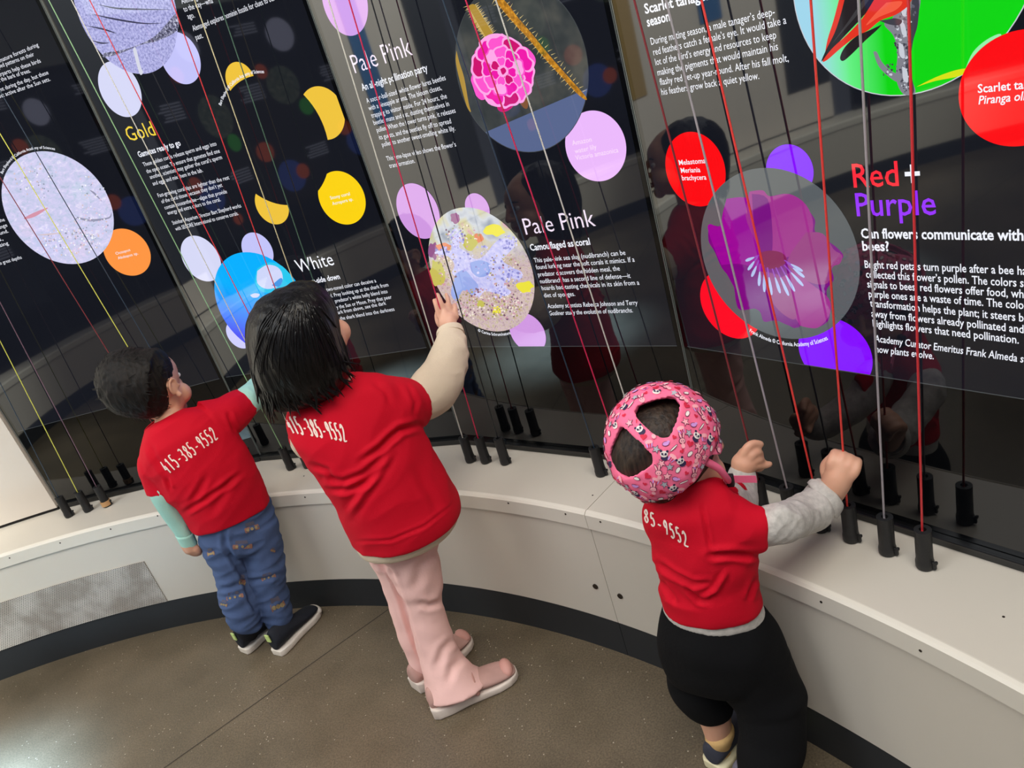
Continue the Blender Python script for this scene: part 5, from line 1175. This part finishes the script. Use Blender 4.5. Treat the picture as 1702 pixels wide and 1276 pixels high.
for i, q in enumerate(bv_):
    near = (q-hx).dot(VZ) < .03; px = project(q)
    k = True; dist = 60.0
    if near:
        if inside(px, HOLE1) or inside(px, HOLE2): k = False
        dist = min(dist, edge_dist(px, HOLE1), edge_dist(px, HOLE2), edge_dist(px, LOW, False))
    loc = q-hcc
    fr = loc.dot(f_); up_ = loc.dot(u_); rt = loc.dot(r_)
    if fr > .030 and up_ < -.004 and not (near and px[0] < 1185 and px[1] < 790): k = False                      # face opening
    if up_ < -.062 and fr > -.05 and not near: k = False                     # open underneath
    if not near and q.z < hcc.z-.050: k = False
    if near and px[1] > 760 and px[0] > 1008:
        yl = None
        for a, b in zip(LOW, LOW[1:]):
            if a[0] <= px[0] <= b[0]: yl = a[1]+(b[1]-a[1])*(px[0]-a[0])/(b[0]-a[0])
        if yl is not None and px[1] > yl: k = False
    keep[i] = k; depth[i] = dist
vs = []; mp_ = {}
for i, q in enumerate(bv_):
    if keep[i]:
        n = (q-hx).normalized(); e = max(0.0, 1-depth[i]/9.0); pad = -.007*e*e
        fold = .0016*noise.noise(q*38)+.0012*noise.noise(q*70)
        mp_[i] = len(vs); vs.append(q+n*(pad+fold-.001))
fs = [tuple(mp_[i] for i in q) for q in bf_ if all(i in mp_ for i in q)]
M['hpink'] = mat('bright_pink_print_cotton', (250, 112, 150), rough=.7, var=.05, vscale=9, bump=.2, bscale=300)
M['hpink2'] = mat('pale_pink_lining', (236, 190, 200), rough=.8)
helm = link_mesh('safety_helmet', vs, [tuple(reversed(q)) for q in fs], [M['hpink'], M['hpink2']], tod, smooth=True)
bm = bmesh.new(); bm.from_mesh(helm.data); bmesh.ops.recalc_face_normals(bm, faces=bm.faces[:])
big = max(bm.faces, key=lambda f: f.calc_area())
if (big.calc_center_median()-hx).dot(big.normal) < 0: bmesh.ops.reverse_faces(bm, faces=bm.faces[:])
for _ in range(6): bmesh.ops.smooth_vert(bm, verts=[v for v in bm.verts if v.is_boundary], factor=.5, use_axis_x=True, use_axis_y=True, use_axis_z=True)
bm.to_mesh(helm.data); bm.free()
md = helm.modifiers.new('s', 'SOLIDIFY'); md.thickness = .011; md.offset = -1.0; md.use_even_offset = False
md = helm.modifiers.new('b', 'SUBSURF'); md.levels = 1; md.render_levels = 1
# the print: hearts, stars, rabbits, pandas, moons, cakes
HM = [mat('print_'+n, c, rough=.7) for n, c in (('crimson', (214, 30, 66)), ('silver', (176, 178, 186)), ('cream', (246, 232, 226)), ('rose', (255, 176, 186)), ('navy', (44, 32, 72)), ('orchid', (212, 150, 220)), ('outline', (120, 44, 84)))]
hbv = bvh_of(helm)
def heart(s): return [(s*.9*(16*sin(t)**3)/16, s*.9*(13*cos(t)-5*cos(2*t)-2*cos(3*t)-cos(4*t))/16) for t in [2*pi*k/20 for k in range(20)]]
def star(s): return [(s*(1 if k % 2 == 0 else .45)*sin(pi*k/5), s*(1 if k % 2 == 0 else .45)*cos(pi*k/5)) for k in range(10)]
def oval(cx, cy, a, b, rot=0, n=14): return [(cx+a*cos(t)*cos(rot)-b*sin(t)*sin(rot), cy+a*cos(t)*sin(rot)+b*sin(t)*cos(rot)) for t in [2*pi*k/n for k in range(n)]]
def moon(s): return [(s*cos(t), s*sin(t)) for t in [pi*.2+1.6*pi*k/12 for k in range(13)]]+[(s*.35+s*.75*cos(t), s*.75*sin(t)) for t in [pi*1.55-1.1*pi*k/9 for k in range(10)]]
s_ = .0058
MOT = {'heart': [(heart(s_), 0)], 'smallheart': [(heart(s_*.62), 0)], 'star': [(star(s_*1.2), 6), (star(s_*.92), 1)], 'pinkstar': [(star(s_*1.25), 6), (star(s_*.98), 3)], 'moon': [(oval(0, 0, s_*.9, s_*.55, .6), 6), (oval(0, 0, s_*.75, s_*.42, .6), 2)],
  'rabbit': [(oval(0, 0, s_*.85, s_*.75), 6), (oval(-s_*.4, s_*1.35, s_*.3, s_*.85, .25), 6), (oval(s_*.4, s_*1.35, s_*.3, s_*.85, -.25), 6), (oval(0, 0, s_*.72, s_*.62), 3), (oval(-s_*.4, s_*1.35, s_*.2, s_*.72, .25), 3), (oval(s_*.4, s_*1.35, s_*.2, s_*.72, -.25), 3), (oval(0, -s_*1.2, s_*.5, s_*.6), 3), (oval(-s_*.25, 0, s_*.09, s_*.12), 4), (oval(s_*.25, 0, s_*.09, s_*.12), 4)],
  'panda': [(oval(s_*.2, -s_*.95, s_*.9, s_*.7), 4), (oval(0, 0, s_*.95, s_*.8), 2), (oval(-s_*.75, s_*.7, s_*.32, s_*.3), 4), (oval(s_*.75, s_*.7, s_*.32, s_*.3), 4), (oval(-s_*.38, 0, s_*.25, s_*.3, .5), 4), (oval(s_*.38, 0, s_*.25, s_*.3, -.5), 4), (oval(0, -s_*.35, s_*.12, s_*.09), 4)],
  'cake': [([(-s_*.6, -s_), (s_*.6, -s_), (s_*.9, s_*.05), (-s_*.9, s_*.05)], 5), (oval(0, s_*.35, s_*.95, s_*.55), 3), ([(-s_*.25, -s_), (-s_*.05, -s_), (-s_*.05, 0), (-s_*.35, 0)], 0), ([(s_*.15, -s_), (s_*.35, -s_), (s_*.45, 0), (s_*.15, 0)], 0)],
  'swoosh': [(oval(0, 0, s_*1.25, s_*.28, .3), 6), (oval(0, 0, s_*1.1, s_*.16, .3), 2)], 'puff': [(oval(0, 0, s_*.9, s_*.6), 6), (oval(0, 0, s_*.76, s_*.48), 5), (oval(s_*.7, s_*.3, s_*.35, s_*.3), 5)]}
order = ['panda', 'star', 'rabbit', 'heart', 'moon', 'pinkstar', 'cake', 'smallheart', 'puff', 'star', 'rabbit', 'swoosh', 'panda', 'heart', 'smallheart', 'cake', 'pinkstar', 'moon']
mb = MB(); rg = random.Random(21); N_ = 420
for k in range(N_):
    z = 1-2*(k+.5)/N_; th = k*2.399963; d = Vector((sqrt(1-z*z)*cos(th), sqrt(1-z*z)*sin(th), z))
    h = hbv.ray_cast(hx+d*.3, -d)
    if h[0] is None or (h[0]-hx).dot(d) < .06: continue
    a = rg.uniform(-.7, .7); n = d; x = (VX-n*VX.dot(n)); 
    if x.length < .2: x = VY-n*VY.dot(n)
    x.normalize(); y = n.cross(x); x, y = x*cos(a)+y*sin(a), y*cos(a)-x*sin(a)
    for li, (poly, mi) in enumerate(MOT[order[(k*7) % len(order)]]):
        pts = []
        for px, py in poly:
            o_ = h[0]+x*px+y*py+n*.03; q = hbv.ray_cast(o_, -n)
            if q[0] is None or (q[0]-h[0]).length > .02: break
            pts.append(q[0]+n*(.0012+.00025*li))
        if len(pts) == len(poly): mb.add((pts, [tuple(range(len(pts)))]), mi)
mb.build('printed_motifs', HM, helm)
# chin strap with its buckle
st = MB(); hcp = lambda px, o: P(px, o)
st.add(fix_out(chain([hcp((1176,768),-.02), hcp((1194,778),-.01), hcp((1206,792),.0), hcp((1212,800),.02)], [.006,.0055,.005,.005], 10, 3))).add(fix_out(chain([hcp((1212,800),.02), hcp((1196,802),.015), hcp((1180,806),.03)], [.005,.005,.004], 10, 3))).build('chin_strap', M['hpink'], helm, smooth=True)
st = MB(); Z = Vector((0,0,1))
st.add(box(P((1212,798),.018), .014, .010, .020, F.r, F.n, Z)).build('buckle', M['blk_rub'], helm, bevel=.002)
se = MB(); a, b = P((1214,796),.03), P((1257,797),.06)
for t in range(9):
    pass
ax = (b-a); zz = Vector((0,0,1)); wv = [a-zz*.006, a+zz*.006, b+zz*.007, b-zz*.005]; nrm = ax.cross(zz).normalized()*.0012
link_mesh('strap_end', [q+nrm for q in wv]+[q-nrm for q in wv], [(0,1,2,3),(7,6,5,4),(0,4,5,1),(1,5,6,2),(2,6,7,3),(3,7,4,0)], M['hpink'], helm)
# shirt
sh = [fix_out(q) for q in (loft(F, [((1082,818),(1196,792),.012,.8), ((1076,834),(1208,808),.006,.75), ((1070,850),(1224,826),.0,.66), ((1070,872),(1246,850),-.004,.56), ((1080,899),(1258,885),-.006,.58), ((1089,924),(1262,922),-.006,.62), ((1098,953),(1260,958),-.006,.64), ((1096,984),(1263,985),-.006,.66), ((1103,1004),(1267,1009),-.006,.66)], 46, 4, dome=.10),
   loft(F, [((1200,815),(1222,905),.0,.8), ((1228,828),(1240,912),.0,.8), ((1252,840),(1256,911),.002,.82), ((1273,846),(1266,908),.006,.84)], 28, 4, dome=.05),
   loft(F, [((1180,815),(1215,850),.03,.9), ((1196,806),(1232,842),.07,.9), ((1206,800),(1238,834),.10,.9)], 22, 4, dome=.05))]
shirt = fuse('shirt', sh, M['redshirt'], tod, .0034, 4, creases(lambda co: .0045*(.5-1.6*abs(noise.noise(Vector((co.x*8+3, co.y*8, co.z*22)))))+.0015*noise.noise(co*30), [([(1181,922),(1210,920),(1262,924)],.008,5), ([(1166,840),(1172,870),(1182,918)],.0035,3), ([(1094,936),(1120,953),(1153,968),(1180,968)],.006,4), ([(1101,966),(1117,988),(1122,1002)],.005,4), ([(1143,976),(1162,996),(1180,1000)],.005,4), ([(1207,950),(1190,979),(1170,990)],-.005,4), ([(1254,962),(1246,985),(1244,998)],.005,4)], F))
print_number('385-9552', (1058,838), (1141,886), (1058,858), (1147,911), 2.6, shirt, shirt)
M['greyk'] = mat('heather_grey_jersey', (196, 190, 182), rough=.85, var=.16, vscale=110, bump=.4, bscale=200, sheen=.1)
fuse('undershirt_hem', [fix_out(loft(F, [((1101,985),(1264,990),-.002,.66), ((1102,1004),(1270,1014),-.002,.67), ((1104,1008),(1273,1026),-.002,.67)], 40, 3, dome=.05))], M['greyk'], tod, .0038, 3)
slv = fuse('undershirt_sleeve', [fix_out(loft(F, [((1262,850),(1256,902),.006,.82), ((1275,846),(1269,907),.008,.82), ((1296,838),(1306,897),.015,.84), ((1316,830),(1341,887),(ofr-.016)*.5,.86), ((1337,819),(1369,873),(ofr-.016)*.75,.86), ((1347,808),(1383,856),ofr-.022,.88), ((1356,800),(1394,845),ofr-.020,.90)], 28, 5, dome=.06))], M['greyk'], tod, .0032, 4, folds(.004, 24, P((1370,830))-P((1290,870)), 6))
cf = MB().add(loft(F, [((1345,806),(1387,858),ofr-.026,.92), ((1353,799),(1393,848),ofr-.022,.94), ((1365,800),(1395,841),ofr-.018,.92)], 30, 3, cap=False)); shell_open('cuff', (cf.v, cf.f), M['greyk'], slv, .0035)
slv2 = fuse('undershirt_sleeve', [fix_out(chain([P((1204,830),.06), P((1225,838),.10), P((1232,815),(ofl-.03)*.9), P((1233,792),(ofl-.03)*.98)], [.032,.031,.028,.025], 16, 4))], M['greyk'], tod, .0034, 3, folds(.002, 30, (0,0,1), 2))
# trousers
M['blackk'] = knit('black_fleece', (10, 10, 12), .3, 260)
trs = fuse('trousers', [fix_out(q) for q in (
   loft(F, [((1101,1004),(1274,1022),.0,.68), ((1094,1034),(1290,1046),.0,.72), ((1097,1075),(1310,1085),.0,.70), ((1110,1112),(1318,1115),.0,.6)], 40, 4),
   loft(F, [((1160,1080),(1314,1090),.0,.85), ((1190,1130),(1328,1128),.0,.85), ((1218,1165),(1342,1160),-.008,.85), ((1226,1185),(1341,1178),-.014,.85), ((1229,1215),(1341,1222),-.030,.85), ((1224,1245),(1337,1262),-.046,.88), ((1226,1286),(1322,1298),-.062,.9)], 30, 4, dome=.1),
   loft(F, [((1098,1065),(1195,1075),.0,.9), ((1108,1108),(1205,1115),.01,.9), ((1115,1136),(1212,1146),.01,.95), ((1134,1160),(1218,1168),.01,.98), ((1156,1181),(1217,1184),.01,1.0)], 28, 4, dome=.08))], M['blackk'], tod, .0036, 4, lambda co: .0045*noise.noise(Vector((co.x*14, co.y*14, co.z*20))))
M['sock'] = knit('mustard_sock', (206, 168, 112), .5, 200)
sk = fuse('sock', [fix_out(loft(F, [((1171,1218),(1220,1214),.01,1.0), ((1173,1226),(1221,1222),.01,1.02), ((1176,1238),(1216,1236),.01,1.0), ((1178,1248),(1216,1246),.014,.9)], 26, 4))], M['sock'], tod, .003, 2)
M['navys'] = mat('slate_navy_canvas', (52, 54, 66), rough=.85, bump=.4, bscale=260); M['soley'] = mat('cream_yellow_sole', (226, 216, 178), rough=.6); M['greys'] = mat('grey_mesh', (110, 108, 122), rough=.8, bump=.4, bscale=260); M['limes'] = mat('pale_lime_trim', (220, 220, 160), rough=.6)
shoe(tod, on_z((1186,1282),0), on_z((1250,1192),0), .058, .050, M['navys'], M['soley'])
shoe(tod, on_z((1232,1318),0), on_z((1325,1238),0), .058, .052, M['greys'], M['soley'], strap=M['limes'])
bpy.data.objects.remove(_fo)
